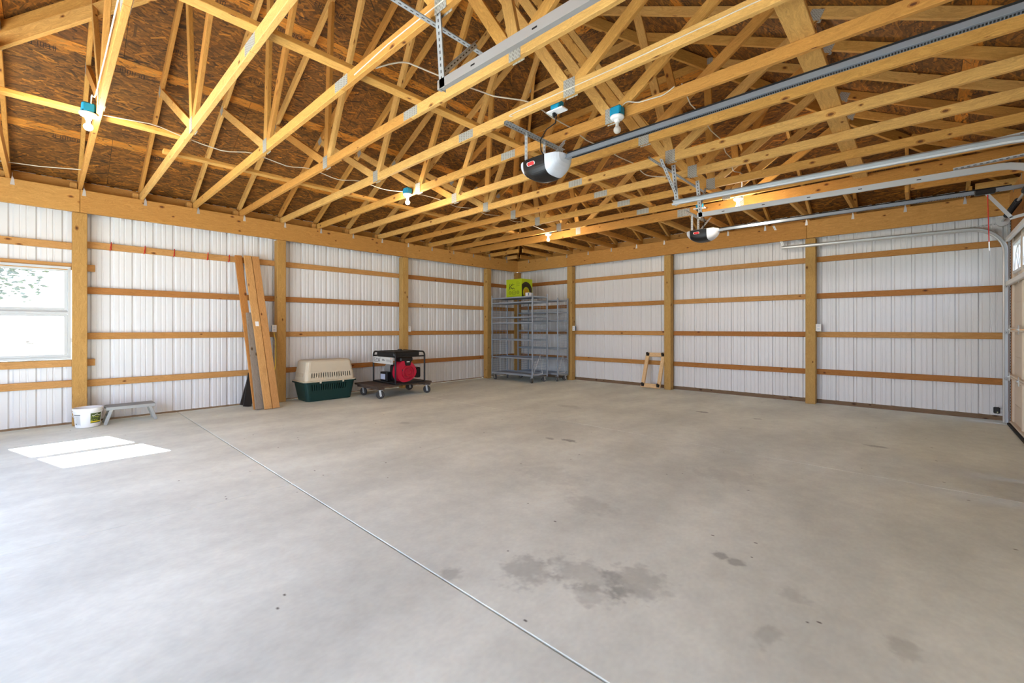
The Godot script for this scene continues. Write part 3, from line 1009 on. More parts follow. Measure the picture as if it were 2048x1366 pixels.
# ------------------------------------------------------------------ lamps
func build_lamps() -> void:
	var box := MB.new()
	box.box(Vector3(0, 0.075, 0), Vector3(0.10, 0.08, 0.085), Basis.IDENTITY, 0.012)
	box.box(Vector3(-0.035, 0.06, 0.0435), Vector3(0.02, 0.05, 0.003))
	var hold := MB.new()
	hold.lathe([Vector2(0.0, 0.036), Vector2(0.056, 0.036), Vector2(0.058, 0.026), Vector2(0.048, 0.012), Vector2(0.024, 0.006), Vector2(0.02, -0.016), Vector2(0.0, -0.016)], 24)
	var bulb := MB.new()
	var bp := []
	for k in 13:
		var a := PI * 0.84 * k / 12.0
		bp.append(Vector2(sin(a) * 0.031, -0.076 - cos(a) * 0.031))
	bp.append(Vector2(0.0145, -0.03))
	bp.append(Vector2(0.013, -0.012))
	bulb.lathe(bp, 20)
	var lit := mat(Color(1, 0.98, 0.95), 0.4)
	lit.emission_enabled = true
	lit.emission = Color(1.0, 0.88, 0.68)
	lit.emission_energy_multiplier = 1.2
	var off := mat(Color(0.80, 0.78, 0.74), 0.3)
	var bm := box.mesh()
	var hm := hold.mesh()
	var um := bulb.mesh()
	var where := [[Vector3(3.07, 2.995, 8.615), true, "bare lit bulb in a teal box on the truss near the window"], [Vector3(3.13, 2.995, 5.575), true, "bare lit bulb in a teal box above the generator"], [Vector3(2.96, 2.995, 2.375), true, "bare lit bulb in front of the wire racks corner"], [Vector3(6.235, 2.995, 5.575), false, "unlit bulb in a teal box beside the near opener rail"], [Vector3(6.26, 2.995, 2.375), true, "bare lit bulb over the door track by the far opener"]]
	for q in where:
		var t := thing("ceiling_lamp", q[0], q[2], "lamp", "bare bulb lamps on the trusses")
		share("junction_box", bm, M.teal, t)
		share("lampholder", hm, M.white, t)
		share("bulb", um, lit if q[1] else off, t)
		if q[1]:
			var l := OmniLight3D.new()
			l.name = "bulb_light"
			l.position = Vector3(0, -0.076, 0)
			l.light_color = Color(1.0, 0.93, 0.84)
			l.light_energy = BULB
			l.light_size = 0.03
			l.omni_range = 20.0
			l.omni_attenuation = 2.0
			l.shadow_enabled = true
			t.add_child(l)

# perforated steel angle from a to b
func angle_iron(called: String, a: Vector3, b: Vector3, side: Vector3, parent: Node, w := 0.032) -> void:
	var x := (b - a).normalized()
	var ln := a.distance_to(b)
	var up := side.cross(x).normalized()
	var mb := MB.new()
	for k in 2:
		var wd: Vector3 = [up, side][k]
		var nn: Vector3 = [side, up][k]
		var p0 := a
		var p1 := b
		for s in [0.0, 0.0022]:
			var o: Vector3 = nn * s
			mb.quad(p0 + o, p1 + o, p1 + o + wd * w, p0 + o + wd * w, nn * (1.0 if s > 0 else -1.0), Vector2(0, 0), Vector2(ln / 1.2, 0), Vector2(ln / 1.2, 1), Vector2(0, 1))
	obj(called, mb, M.punched, parent)

func build_openers() -> void:
	for k in 2:
		var zc: float = [5.74, 1.82][k]
		var t := thing("garage_door_opener", Vector3(5.60, 2.60, zc), ["black and grey garage door opener hanging beside the unlit bulb", "black and grey garage door opener hanging by the far wall beam"][k], "door opener", "ceiling garage door openers")
		# hull: sections along x
		var secs := []
		for i in 25:
			var q := -1.0 + i / 12.0
			var full := sqrt(maxf(0.0, 1.0 - pow(absf(q), 2.6)))
			secs.append([q * 0.24, full])
		var hull := func(i0: int, i1: int) -> MB:
			var mb := MB.new()
			var ring := func(i: int) -> Array:
				var r := []
				var s: Array = secs[i]
				for a in 25:
					var an := PI * a / 24.0
					var cx := cos(an)
					var sy := sin(an)
					r.append(Vector3(s[0], 0.175 - (0.055 + 0.12 * s[1]) * pow(sy, 0.55) * (0.35 + 0.65 * s[1]) * 1.0, 0.15 * signf(cx) * pow(absf(cx), 0.6) * (0.3 + 0.7 * s[1])))
				return r
			for i in range(i0, i1):
				var r0: Array = ring.call(i)
				var r1: Array = ring.call(i + 1)
				for a in 24:
					var m: Vector3 = (r0[a] + r0[a + 1]) / 2 - Vector3(0, 0.15, 0)
					m.x = 0.0
					mb.quad(r0[a], r0[a + 1], r1[a + 1], r1[a], m)
				mb.quad(r0[0], r0[24], r1[24], r1[0], Vector3.UP)
			for e in [[i0, -1.0], [i1, 1.0]]:
				var r0: Array = ring.call(e[0])
				for a in 23:
					mb.tri(r0[0], r0[a + 1], r0[a + 2], Vector3(e[1], 0, 0))
			return mb
		obj("housing", hull.call(4, 17), M.black, t)
		obj("light_lens", hull.call(0, 4), M.lens, t)
		obj("light_lens", hull.call(17, 24), M.lens, t)
		# badge on the side towards the middle of the room
		var bd := MB.new()
		var oval := []
		for a in 24:
			oval.append(Vector2(signf(cos(TAU * a / 24)) * 0.03 + cos(TAU * a / 24) * 0.016, sin(TAU * a / 24) * 0.018))
		bd.prism(oval, 0.003, Transform3D(Basis(Vector3.RIGHT, 0.28), Vector3(-0.05, 0.125, 0.151)))
		var bo := obj("badge", bd, M.white, t)
		var bi := MB.new()
		var small := []
		for p in oval:
			small.append(p * 0.86)
		bi.prism(small, 0.004, Transform3D(Basis(Vector3.RIGHT, 0.28), Vector3(-0.05, 0.125, 0.1515)))
		obj("badge_face", bi, M.red, bo)
		var top := MB.new()
		top.box(Vector3(0.02, 0.182, 0), Vector3(0.34, 0.016, 0.2), Basis.IDENTITY, 0.004)
		obj("chassis", top, M.galv_dull, t)
		# rail with belt, running to the door header
		var rail := MB.new()
		var y := 0.155
		rail.box(Vector3(1.75, y, 0), Vector3(3.06, 0.034, 0.03), Basis.IDENTITY, 0.003)
		rail.box(Vector3(1.75, y - 0.02, 0), Vector3(3.06, 0.006, 0.05), Basis.IDENTITY, 0.001)
		obj("rail", rail, mat(Color(0.62, 0.67, 0.72), 0.35, 0.7), t)
		var belt := MB.new()
		belt.box(Vector3(1.72, y + 0.024, 0), Vector3(2.95, 0.012, 0.02))
		for q in 220:
			belt.box(Vector3(0.30 + q * 0.0128, y - 0.026, 0.0), Vector3(0.007, 0.006, 0.012))
		obj("belt", belt, M.rubber, t)
		# trolley, bent arm, red release cord
		var tx := 3.0
		var tro := MB.new()
		tro.box(Vector3(tx, y - 0.01, 0), Vector3(0.16, 0.055, 0.06), Basis.IDENTITY, 0.008)
		obj("trolley", tro, M.black, t)
		var arm := MB.new()
		arm.box(Vector3(tx + 0.10, y - 0.17, 0.0), Vector3(0.36, 0.032, 0.006), Basis(Vector3.BACK, -1.02))
		arm.box(Vector3(tx + 0.24, y - 0.315, 0.0), Vector3(0.12, 0.032, 0.006), Basis(Vector3.BACK, 0.25))
		obj("door_arm", arm, M.galv, t)
		var rope := MB.new()
		rope.tube([Vector3(tx + 0.02, y - 0.05, 0.02), Vector3(tx + 0.025, y - 0.3, 0.02), Vector3(tx + 0.03, y - 0.56, 0.022)], 0.0045, 6)
		obj("release_cord", rope, M.red, t)
		var hnd := MB.new()
		hnd.tube([Vector3(tx + 0.03, y - 0.56, 0.022), Vector3(tx + 0.032, y - 0.66, 0.022)], 0.006, 6)
		obj("cord_handle", hnd, M.white, t)
		# hangers: an angle under the chords and two legs
		angle_iron("hanger_angle", Vector3(-0.12, 0.432, -0.42), Vector3(-0.12, 0.432, 0.42), Vector3.RIGHT, t)
		angle_iron("hanger_leg", Vector3(-0.14, 0.43, 0.13), Vector3(-0.14, 0.185, 0.13), Vector3.RIGHT, t)
		angle_iron("hanger_leg", Vector3(-0.14, 0.43, -0.13), Vector3(-0.14, 0.185, -0.13), Vector3.RIGHT, t)
		angle_iron("hanger_leg", Vector3(0.02, 0.43, -0.24), Vector3(-0.13, 0.20, -0.13), Vector3.RIGHT, t)
		# power cord up to the outlet on the chord
		var cord := MB.new()
		cord.tube([Vector3(0.0, 0.19, -0.02), Vector3(-0.03, 0.27, 0.03), Vector3(-0.02, 0.36, 0.05), Vector3(0.12, 0.38, 0.14), Vector3(0.28, 0.36, 0.22), Vector3(0.33, 0.40, 0.27)] if k == 0 else [Vector3(0.0, 0.19, -0.02), Vector3(0.05, 0.3, 0.1), Vector3(0.10, 0.33, 0.25), Vector3(0.12, 0.42, 0.43)], 0.005, 6)
		obj("power_cord", cord, M.rubber, t)
	for q in [[Vector3(5.95, 3.0, 6.03), "white ceiling outlet on a truss, opener cord plugged in"], [Vector3(5.72, 3.0, 2.30), "white ceiling outlet on a truss by the far opener"]]:
		var t := thing("ceiling_outlet", q[0], q[1], "outlet", "ceiling outlets for the openers")
		var b := MB.new()
		b.box(Vector3(0, 0.05, 0), Vector3(0.09, 0.07, 0.075), Basis.IDENTITY, 0.01)
		obj("junction_box", b, M.teal, t)
		b = MB.new()
		b.box(Vector3(0, 0.008, 0), Vector3(0.16, 0.012, 0.08), Basis.IDENTITY, 0.004)
		obj("cover_plate", b, M.white, t)
		b = MB.new()
		b.lathe([Vector2(0, 0.0), Vector2(0.014, 0.0), Vector2(0.014, -0.02), Vector2(0.006, -0.035), Vector2(0, -0.035)], 12, Transform3D(Basis.IDENTITY, Vector3(-0.03, 0.002, 0)))
		obj("plug", b, M.rubber, t)

func build_tracks() -> void:
	# C-shaped steel track: across the run, along z
	var names := ["galvanised garage door track running along the far wall siding", "galvanised garage door track beyond the lit bulb by the far opener", "galvanised garage door track with a perforated V hanger beside the lit bulb", "galvanised garage door track overhead with a perforated V hanger, nearest the unlit bulb"]
	var zz := [0.20, 3.43, 4.13, 7.34]
	for k in 4:
		var face := 1.0 if k % 2 == 0 else -1.0
		var t := thing("door_track", Vector3(0, 0, zz[k]), names[k], "door track", "overhead garage door tracks")
		var path := []
		var x0: float = 6.34 if k == 0 else 6.10
		var yt := 2.60
		path.append(Vector2(x0, yt + 0.03))
		path.append(Vector2(7.4, yt + 0.015))
		var cx := 8.9 - 0.34
		path.append(Vector2(cx, yt))
		for a in range(1, 9):
			var an := PI / 2 * a / 8.0
			path.append(Vector2(cx + sin(an) * 0.34, yt - 0.34 + cos(an) * 0.34))
		path.append(Vector2(8.9, 1.2))
		path.append(Vector2(8.9, 0.01))
		var c := [Vector2(-0.026, 0.0), Vector2(0.026, 0.0), Vector2(0.026, 0.028), Vector2(0.014, 0.034), Vector2(0.014, 0.030), Vector2(0.022, 0.026), Vector2(0.022, 0.003), Vector2(-0.022, 0.003), Vector2(-0.022, 0.026), Vector2(-0.010, 0.033), Vector2(-0.012, 0.037), Vector2(-0.026, 0.029)]
		var prof := []
		for p in c:
			prof.append(Vector2(p.x, p.y * face))
		var mb := MB.new()
		mb.sweep(path, prof, 0.0)
		obj("track", mb, M.galv, t)
		# jamb angle behind the upright run, brace at the bend
		angle_iron("jamb_angle", Vector3(8.925, 0.02, -0.03 * face), Vector3(8.925, 2.75, -0.03 * face), Vector3(0, 0, -face), t, 0.05)
		angle_iron("brace_strap", Vector3(8.30, 2.63, -0.004), Vector3(8.92, 2.66, -0.004), Vector3(0, 0, -face), t, 0.025)
		# slots
		for q in 5:
			var sl := MB.new()
			sl.box(Vector3(x0 + 0.3 + q * 0.42, yt + 0.024 - q * 0.005, -0.0012 * face), Vector3(0.03, 0.008, 0.001))
			obj("slot", sl, M.black, t)
		# hanger legs down from the angle under the chords
		if k == 0:
			angle_iron("hanger_leg", Vector3(6.20, 3.03, 0.02), Vector3(6.36, 2.62, 0.0), Vector3.RIGHT, t)
		else:
			angle_iron("hanger_leg", Vector3(6.08, 3.05, 0.0), Vector3(6.12, 2.60, 0.0), Vector3.RIGHT, t, 0.045)
			angle_iron("hanger_leg", Vector3(6.08, 3.03, -0.30 if k != 2 else 0.30), Vector3(6.11, 2.72, -0.02), Vector3.RIGHT, t)
	for q in [[Vector3(6.04, 3.0, 7.95), Vector3(6.04, 3.0, 6.95), "perforated steel angle under the trusses carrying a single track end"], [Vector3(6.04, 3.0, 4.60), Vector3(6.04, 3.0, 3.05), "perforated steel angle under the trusses between the two doors' tracks"]]:
		var t := thing("hanger_angle", Vector3.ZERO, q[2], "steel angle", "perforated hanger angles")
		angle_iron("angle", q[0], q[1], Vector3.RIGHT, t)

func build_cables() -> void:
	var y := BT + 0.098
	var runs := [
		["white cable lying over the trusses between the lit bulbs", [Vector3(3.03, 3.06, 8.56), Vector3(2.93, y, 8.2), Vector3(2.82, y, 7.94), Vector3(2.84, y - 0.05, 7.62), Vector3(2.86, y, 7.33), Vector3(2.86, y - 0.045, 7.0), Vector3(2.84, y, 6.72), Vector3(2.86, y - 0.05, 6.4), Vector3(2.86, y, 6.11), Vector3(2.9, y - 0.04, 5.8), Vector3(3.08, 3.07, 5.58)], 0.006, "cable"],
		["white cable running over the trusses towards the wire racks", [Vector3(3.14, 3.05, 5.53), Vector3(2.96, y, 5.2), Vector3(2.95, y, 4.89), Vector3(2.95, y - 0.04, 4.6), Vector3(2.95, y, 4.28), Vector3(2.95, y - 0.04, 3.98), Vector3(2.95, y, 3.67), Vector3(2.94, y - 0.03, 3.3), Vector3(2.94, y, 3.06), Vector3(2.95, y - 0.03, 2.7), Vector3(2.96, 3.07, 2.4)], 0.006, "cable"],
		["white cable stretched low across the deck beside the window wall", [Vector3(0.60, 3.12, 9.2), Vector3(0.72, 3.11, 8.9), Vector3(0.88, 3.12, 8.57)], 0.006, "cable"],
		["white cable stapled along the truss at the window lamp", [Vector3(3.10, 3.09, 8.60), Vector3(3.2, 3.14, 8.60), Vector3(3.34, 3.10, 8.585), Vector3(4.1, 3.10, 8.58), Vector3(5.2, 3.09, 8.58)], 0.006, "cable"],
		["white cable stapled along a truss above the near track hanger", [Vector3(5.15, 3.06, 7.352), Vector3(5.6, 3.08, 7.352), Vector3(6.3, 3.07, 7.352), Vector3(7.2, 3.08, 7.352)], 0.005, "cable"],
		["pale cable running across the trusses past the opener hanger", [Vector3(5.35, 3.05, 7.3), Vector3(5.45, y, 7.1), Vector3(5.5, y, 6.72), Vector3(5.6, y - 0.02, 6.4), Vector3(5.72, y, 6.11), Vector3(5.72, y - 0.02, 5.8), Vector3(5.7, y, 5.5), Vector3(5.68, y - 0.02, 5.2), Vector3(5.68, y, 4.89), Vector3(5.7, y - 0.02, 4.6), Vector3(5.7, y, 4.28), Vector3(5.7, y - 0.05, 3.95), Vector3(5.85, y - 0.05, 3.72)], 0.007, "cable"],
		["white cable stapled along the truss that carries the outlet", [Vector3(5.55, 3.06, 6.132), Vector3(5.6, 3.085, 6.132), Vector3(6.5, 3.075, 6.132), Vector3(7.4, 3.085, 6.132), Vector3(8.0, 3.08, 6.132)], 0.0045, "cable"],
		["white cable curling from the unlit bulb along its truss", [Vector3(6.27, 3.10, 5.57), Vector3(6.32, 3.13, 5.56), Vector3(6.42, 3.10, 5.54), Vector3(6.6, 3.09, 5.53), Vector3(6.7, 3.13, 5.52)], 0.006, "cable"],
		["white cable crossing the trusses beyond the opener rail", [Vector3(6.75, 3.14, 5.5), Vector3(6.7, y - 0.02, 5.2), Vector3(6.68, y, 4.89), Vector3(6.66, y - 0.03, 4.6), Vector3(6.64, y, 4.28), Vector3(6.6, y - 0.04, 3.98), Vector3(6.56, y, 3.67), Vector3(6.5, y - 0.05, 3.4), Vector3(6.5, y, 3.06), Vector3(6.4, y - 0.04, 2.7), Vector3(6.28, 3.07, 2.42)], 0.006, "cable"],
	]
	for r in runs:
		var mb := MB.new()
		var c := Curve3D.new()
		var pts: Array = r[1]
		for i in pts.size():
			var tn: Vector3 = (pts[mini(i + 1, pts.size() - 1)] - pts[maxi(i - 1, 0)]) / 6.0
			c.add_point(pts[i], -tn, tn)
		var path := []
		for p in c.tessellate(3, 6):
			path.append(p)
		mb.tube(path, r[2] * 0.8, 6)
		var o := obj("electrical_cable", mb, M.cable)
		tag(o, r[0], "cable", "electrical cables on the trusses")

# ------------------------------------------------------------------ things along the window wall
# patch of a cone round the y axis, for a label wrapped on a pail
func wrap_patch(r0: float, r1: float, y0: float, y1: float, a0: float, a1: float) -> MB:
	var mb := MB.new()
	for i in 10:
		var s := i / 10.0
		var e := (i + 1) / 10.0
		var d0 := Vector3(cos(lerpf(a0, a1, s)), 0, sin(lerpf(a0, a1, s)))
		var d1 := Vector3(cos(lerpf(a0, a1, e)), 0, sin(lerpf(a0, a1, e)))
		mb.quad(d0 * r0 + Vector3.UP * y0, d1 * r0 + Vector3.UP * y0, d1 * r1 + Vector3.UP * y1, d0 * r1 + Vector3.UP * y1, d0 + d1, Vector2(s, 1), Vector2(e, 1), Vector2(e, 0), Vector2(s, 0))
	return mb

func build_left_wall_things() -> void:
	# bucket
	var t := thing("bucket", Vector3(0.335, 0, 8.485), "white plastic bucket with a yellow and green label at the post", "bucket")
	var b := MB.new()
	b.lathe([Vector2(0, 0.004), Vector2(0.113, 0.004), Vector2(0.116, 0.012), Vector2(0.134, 0.19), Vector2(0.140, 0.19), Vector2(0.141, 0.202), Vector2(0.136, 0.204), Vector2(0.137, 0.216), Vector2(0.143, 0.218), Vector2(0.145, 0.243), Vector2(0.140, 0.247), Vector2(0.136, 0.243), Vector2(0.132, 0.19), Vector2(0.111, 0.012), Vector2(0, 0.012)], 40)
	obj("pail", b, M.white, t)
	var li := Image.create(128, 128, false, Image.FORMAT_RGB8)
	li.fill(Color(0.30, 0.36, 0.16))
	li.fill_rect(Rect2i(0, 104, 128, 14), Color(0.92, 0.83, 0.15))
	var r := RandomNumberGenerator.new()
	r.seed = 4
	for k in 60:
		li.fill_rect(Rect2i(r.randi() % 118, 34 + r.randi() % 64, 4 + r.randi() % 14, 2 + r.randi() % 7), [Color(0.68, 0.78, 0.25), Color(0.18, 0.22, 0.10), Color(0.45, 0.55, 0.22), Color(0.75, 0.72, 0.3)][k % 4])
	for k in 90:
		var q := k / 90.0
		li.fill_rect(Rect2i(10 + int(q * 100), 24 + int(sin(q * 9.0) * 9), 5, 5), Color(0.96, 0.96, 0.9))
	var lm := mat(Color(1, 1, 1), 0.5)
	lm.albedo_texture = tex(li)
	obj("front_label", wrap_patch(0.1222, 0.1345, 0.055, 0.182, deg_to_rad(-64), deg_to_rad(-8)), lm, t)
	li = Image.create(64, 128, false, Image.FORMAT_RGB8)
	li.fill(Color(0.86, 0.87, 0.86))
	li.fill_rect(Rect2i(0, 4, 64, 10), Color(0.45, 0.47, 0.48))
	for k in 16:
		li.fill_rect(Rect2i(5, 22 + k * 6, 30 + (k * 37) % 22, 2), Color(0.55, 0.56, 0.56))
	li.fill_rect(Rect2i(40, 104, 16, 14), Color(0.35, 0.36, 0.36))
	var lm2 := mat(Color(1, 1, 1), 0.5)
	lm2.albedo_texture = tex(li)
	obj("back_label", wrap_patch(0.1195, 0.1335, 0.035, 0.175, deg_to_rad(34), deg_to_rad(72)), lm2, t)
	b = MB.new()
	var bail := []
	for k in 17:
		var a := PI * k / 16.0
		bail.append(Vector3(cos(a) * 0.144 * 0.25 - sin(a) * -0.02, 0.19 - sin(a) * 0.11, cos(a) * 0.147))
	b.tube(bail, 0.003, 6)
	obj("bail_handle", b, M.galv, t)
	# bench
	t = thing("step_bench", Vector3(0.28, 0, 8.07), "low grey folding step bench standing against the siding", "bench")
	b = MB.new()
	b.box(Vector3(0, 0.222, 0), Vector3(0.24, 0.018, 0.50), Basis.IDENTITY, 0.004)
	for k in 7:
		b.box(Vector3(-0.10 + k * 0.033, 0.233, 0), Vector3(0.012, 0.004, 0.48), Basis.IDENTITY, 0.001)
	var grey := mat(Color(0.66, 0.67, 0.66), 0.5, 0.3)
	obj("top", b, mat(Color(0.56, 0.56, 0.55), 0.55, 0.2), t)
	b = MB.new()
	for s in [-1.0, 1.0]:
		b.box(Vector3(s * 0.117, 0.205, 0), Vector3(0.012, 0.04, 0.50), Basis.IDENTITY, 0.003)
		b.box(Vector3(0, 0.20, s * 0.20), Vector3(0.22, 0.03, 0.03), Basis.IDENTITY, 0.003)
	obj("side_rail", b, grey, t)
	for sx in [-1.0, 1.0]:
		for sz in [-1.0, 1.0]:
			lumber("leg", Vector3(sx * 0.105, 0.205, sz * 0.19), Vector3(sx * 0.115, 0.002, sz * 0.258), 0.028, 0.036, Vector3.RIGHT, grey, t)
	for sz in [-1.0, 1.0]:
		lumber("leg_brace", Vector3(-0.11, 0.10, sz * 0.225), Vector3(0.11, 0.10, sz * 0.225), 0.02, 0.012, Vector3.UP, grey, t)
	# leaning boards
	var bd := [[6.62, 6.735, 0.62, 0.075, "board", 1, "darker stained board leaning leftmost among the wall boards", 0.10], [6.60, 6.66, 0.665, 0.11, "grey_board", 0, "weathered grey board leaning between the tan boards", 0.11], [6.50, 6.625, 0.735, 0.155, "board", 0, "tan pine board with a paper tag leaning on the wall", 0.105], [6.388, 6.513, 0.728, 0.15, "board", 2, "tan pine board leaning next to the timber post", 0.105]]
	for k in 4:
		var q: Array = bd[k]
		var o := thing("leaning_board", Vector3(q[2], 0, q[0]), q[6], "board", "boards leaning on the window wall")
		var tp := Vector3(q[3] - q[2], 2.42 if k != 1 else 1.5, q[1] - q[0])
		if k == 1:
			tp = Vector3((q[3] - q[2]) * 0.62, 1.5, (q[1] - q[0]) * 0.62)
		lumber("plank", Vector3(0, 0.008, 0), tp, q[7], 0.036, Vector3.BACK, M[q[4]][q[5]], o)
		if k == 2:
			var tg := MB.new()
			var e := tp.normalized()
			tg.box(Vector3(0, 0, 0.0), Vector3(0.05, 0.075, 0.003), Basis.IDENTITY, 0.001)
			var po := obj("paper_tag", tg, M.white, o)
			po.transform = Transform3D(Basis(Vector3.FORWARD, e, Vector3.FORWARD.cross(e)), tp * 0.545 + e.cross(Vector3.FORWARD) * -0.0215)
	# dark folding ramp behind them
	t = thing("folding_ramp", Vector3(0.24, 0, 6.59), "dark folded ramp standing behind the leaning boards", "ramp")
	lumber("panel", Vector3(0.0, 0.003, 0.06), Vector3(-0.14, 0.52, -0.05), 0.12, 0.02, Vector3.BACK, mat(Color(0.13, 0.115, 0.10), 0.6), t)
	lumber("panel", Vector3(-0.18, 0.003, 0.06), Vector3(-0.15, 0.50, -0.06), 0.12, 0.02, Vector3.BACK, mat(Color(0.20, 0.16, 0.13), 0.6), t)
	# red hooks on the top girt
	var hk := MB.new()
	hk.tube([Vector3(0, 0.055, 0), Vector3(0.012, 0.06, 0), Vector3(0.03, 0.05, 0.0), Vector3(0.032, -0.03, 0.012), Vector3(0.028, -0.055, 0.014), Vector3(0.01, -0.06, 0.012), Vector3(0.004, -0.04, 0.012)], 0.004, 6)
	hk.tube([Vector3(0.004, 0.055, 0), Vector3(0.004, -0.045, 0.0)], 0.004, 6)
	var hm := hk.mesh()
	for z in [8.242, 7.886, 7.55, 7.136, 6.85]:
		var o := thing("wire_hook", Vector3(0.0395, 2.362, z), "red coated wire hook screwed to the top girt", "hook", "red hooks along the top girt")
		share("hook", hm, M.red, o)
	# outlets on the posts
	for q in [[Vector3(0.135, 1.25, 6.222), PI / 2, "white outlet box on the post beside the leaning boards"], [Vector3(0.135, 1.24, 3.562), PI / 2, "white outlet box on the post behind the generator"], [Vector3(1.976, 1.25, 0.135), 0.0, "white outlet box on the post next to the wire racks"], [Vector3(6.852, 1.265, 0.135), 0.0, "white outlet box on the post between the bare siding bays"]]:
		var o := thing("outlet_box", q[0], q[2], "outlet", "outlet boxes on the posts", q[1])
		var mb := MB.new()
		mb.box(Vector3(0, 0, -0.012), Vector3(0.065, 0.105, 0.05), Basis.IDENTITY, 0.004)
		obj("box", mb, mat(Color(0.30, 0.45, 0.58), 0.5), o)
		mb = MB.new()
		mb.box(Vector3(0, 0, 0.018), Vector3(0.074, 0.118, 0.008), Basis.IDENTITY, 0.003)
		var cp := obj("cover_plate", mb, M.white, o)
		for s in [-1.0, 1.0]:
			mb = MB.new()
			mb.box(Vector3(0, s * 0.024, 0.0225), Vector3(0.032, 0.028, 0.002), Basis.IDENTITY, 0.0008)
			obj("socket", mb, M.lens, cp)
	b = MB.new()
	b.tube([Vector3(0.145, 1.195, 6.225), Vector3(0.15, 1.14, 6.222), Vector3(0.15, 1.05, 6.198), Vector3(0.145, 0.8, 6.196), Vector3(0.14, 0.62, 6.2), Vector3(0.10, 0.52, 6.205)], 0.006, 7)
	tag(obj("yellow_cable", b, M.cable_yellow), "yellow cable dropping from the outlet box beside the leaning boards", "cable")

# ------------------------------------------------------------------ plastic dog crate
func build_crate() -> void:
	var t := thing("dog_crate", Vector3(0.315, 0, 5.44), "two-part plastic dog crate, beige top on a dark green base", "pet crate")
	var green := mat(Color(0.02, 0.20, 0.185), 0.45)
	var beige := mat(Color(0.80, 0.755, 0.66), 0.5)
	# rounded rectangle ring at height y: half sizes a (x), b (z)
	var ring := func(a: float, b: float, y: float, rad: float) -> Array:
		var out := []
		for c in 4:
			var sx: float = [1, -1, -1, 1][c]
			var sz: float = [1, 1, -1, -1][c]
			for k in 5:
				var an := PI / 2 * (c + k / 4.0)
				out.append(Vector3(sx * (a - rad) + cos(an) * rad, y, sz * (b - rad) + sin(an) * rad))
		return out
	# slots: {level: {flat face: [[along 0, along 1, height 0, height 1] ...]}}, in fractions of that face
	var skin := func(levels: Array, top: bool, bottom: bool, slots: Dictionary) -> MB:
		var mb := MB.new()
		for i in levels.size() - 1:
			var p: Array = levels[i]
			var q: Array = levels[i + 1]
			for k in p.size():
				var j: int = (k + 1) % p.size()
				var o: Vector3 = (p[k] + p[j]) * Vector3(1, 0, 1) + Vector3.UP * (0.1 if i == levels.size() - 2 and top else 0.0)
				var holes: Array = slots.get(i, {}).get(k, [])
				if holes.is_empty():
					mb.quad(p[k], p[j], q[j], q[k], o)
					continue
				var at := func(u: float, t: float) -> Vector3: return (p[k].lerp(p[j], u)).lerp(q[k].lerp(q[j], u), t)
				var patch := func(u0: float, u1: float, t0: float, t1: float) -> void:
					mb.quad(at.call(u0, t0), at.call(u1, t0), at.call(u1, t1), at.call(u0, t1), o)
				var u := 0.0
				for hl in holes:
					patch.call(u, hl[0], 0.0, 1.0)
					patch.call(hl[0], hl[1], 0.0, hl[2])
					patch.call(hl[0], hl[1], hl[3], 1.0)
					# the thickness of the plastic round the slot
					var back: Vector3 = -o.normalized() * 0.004
					var c := [at.call(hl[0], hl[2]), at.call(hl[1], hl[2]), at.call(hl[1], hl[3]), at.call(hl[0], hl[3])]
					for e in 4:
						var c0: Vector3 = c[e]
						var c1: Vector3 = c[(e + 1) % 4]
						mb.quad(c0, c1, c1 + back, c0 + back, (c[0] + c[2]) / 2 - (c0 + c1) / 2)
					u = hl[1]
				patch.call(u, 1.0, 0.0, 1.0)
		for e in [[levels[-1], 1.0, top], [levels[0], -1.0, bottom]]:
			if e[2]:
				var mid := Vector3.ZERO
				for p in e[0]:
					mid += p / e[0].size()
				for k in e[0].size():
					mb.tri(mid, e[0][k], e[0][(k + 1) % e[0].size()], Vector3.UP * e[1])
		return mb
	var upper_side := []
	var lower_side := []
	for k in range(17, -1, -1):
		var u := (0.33 - k * 0.0395 + 0.37) / 0.74
		var short := 0.10 if k % 4 == 2 else 0.0
		upper_side.append([u - 0.011, u + 0.011, 0.36 + short, 0.914])
		if k < 16:
			lower_side.append([u - 0.010, u + 0.010, 0.58, 0.92])
	var upper_end := []
	for k in 6:
		upper_end.append([0.14 + k * 0.14, 0.17 + k * 0.14, 0.45, 0.9])
	obj("lower_shell", skin.call([ring.call(0.215, 0.385, 0.004, 0.05), ring.call(0.222, 0.392, 0.015, 0.06), ring.call(0.265, 0.445, 0.315, 0.07)], false, true, {1: {19: lower_side}}), green, t)
	obj("lower_rim", skin.call([ring.call(0.265, 0.445, 0.312, 0.07), ring.call(0.29, 0.47, 0.314, 0.07), ring.call(0.292, 0.472, 0.334, 0.07), ring.call(0.27, 0.45, 0.336, 0.07)], false, false, {}), green, t)
	obj("upper_rim", skin.call([ring.call(0.27, 0.45, 0.337, 0.07), ring.call(0.29, 0.47, 0.338, 0.07), ring.call(0.29, 0.47, 0.352, 0.07), ring.call(0.258, 0.436, 0.356, 0.07)], false, false, {}), beige, t)
	obj("upper_shell", skin.call([ring.call(0.26, 0.437, 0.354, 0.06), ring.call(0.248, 0.424, 0.50, 0.06), ring.call(0.244, 0.420, 0.502, 0.06), ring.call(0.222, 0.392, 0.675, 0.06), ring.call(0.20, 0.37, 0.70, 0.06)], true, false, {0: {19: upper_side, 4: upper_end}}), beige, t)
	for z in [0.2, -0.2]:
		var cl := MB.new()
		cl.box(Vector3(0.296, 0.336, z), Vector3(0.016, 0.05, 0.03), Basis.IDENTITY, 0.004)
		obj("clip", cl, beige, t)

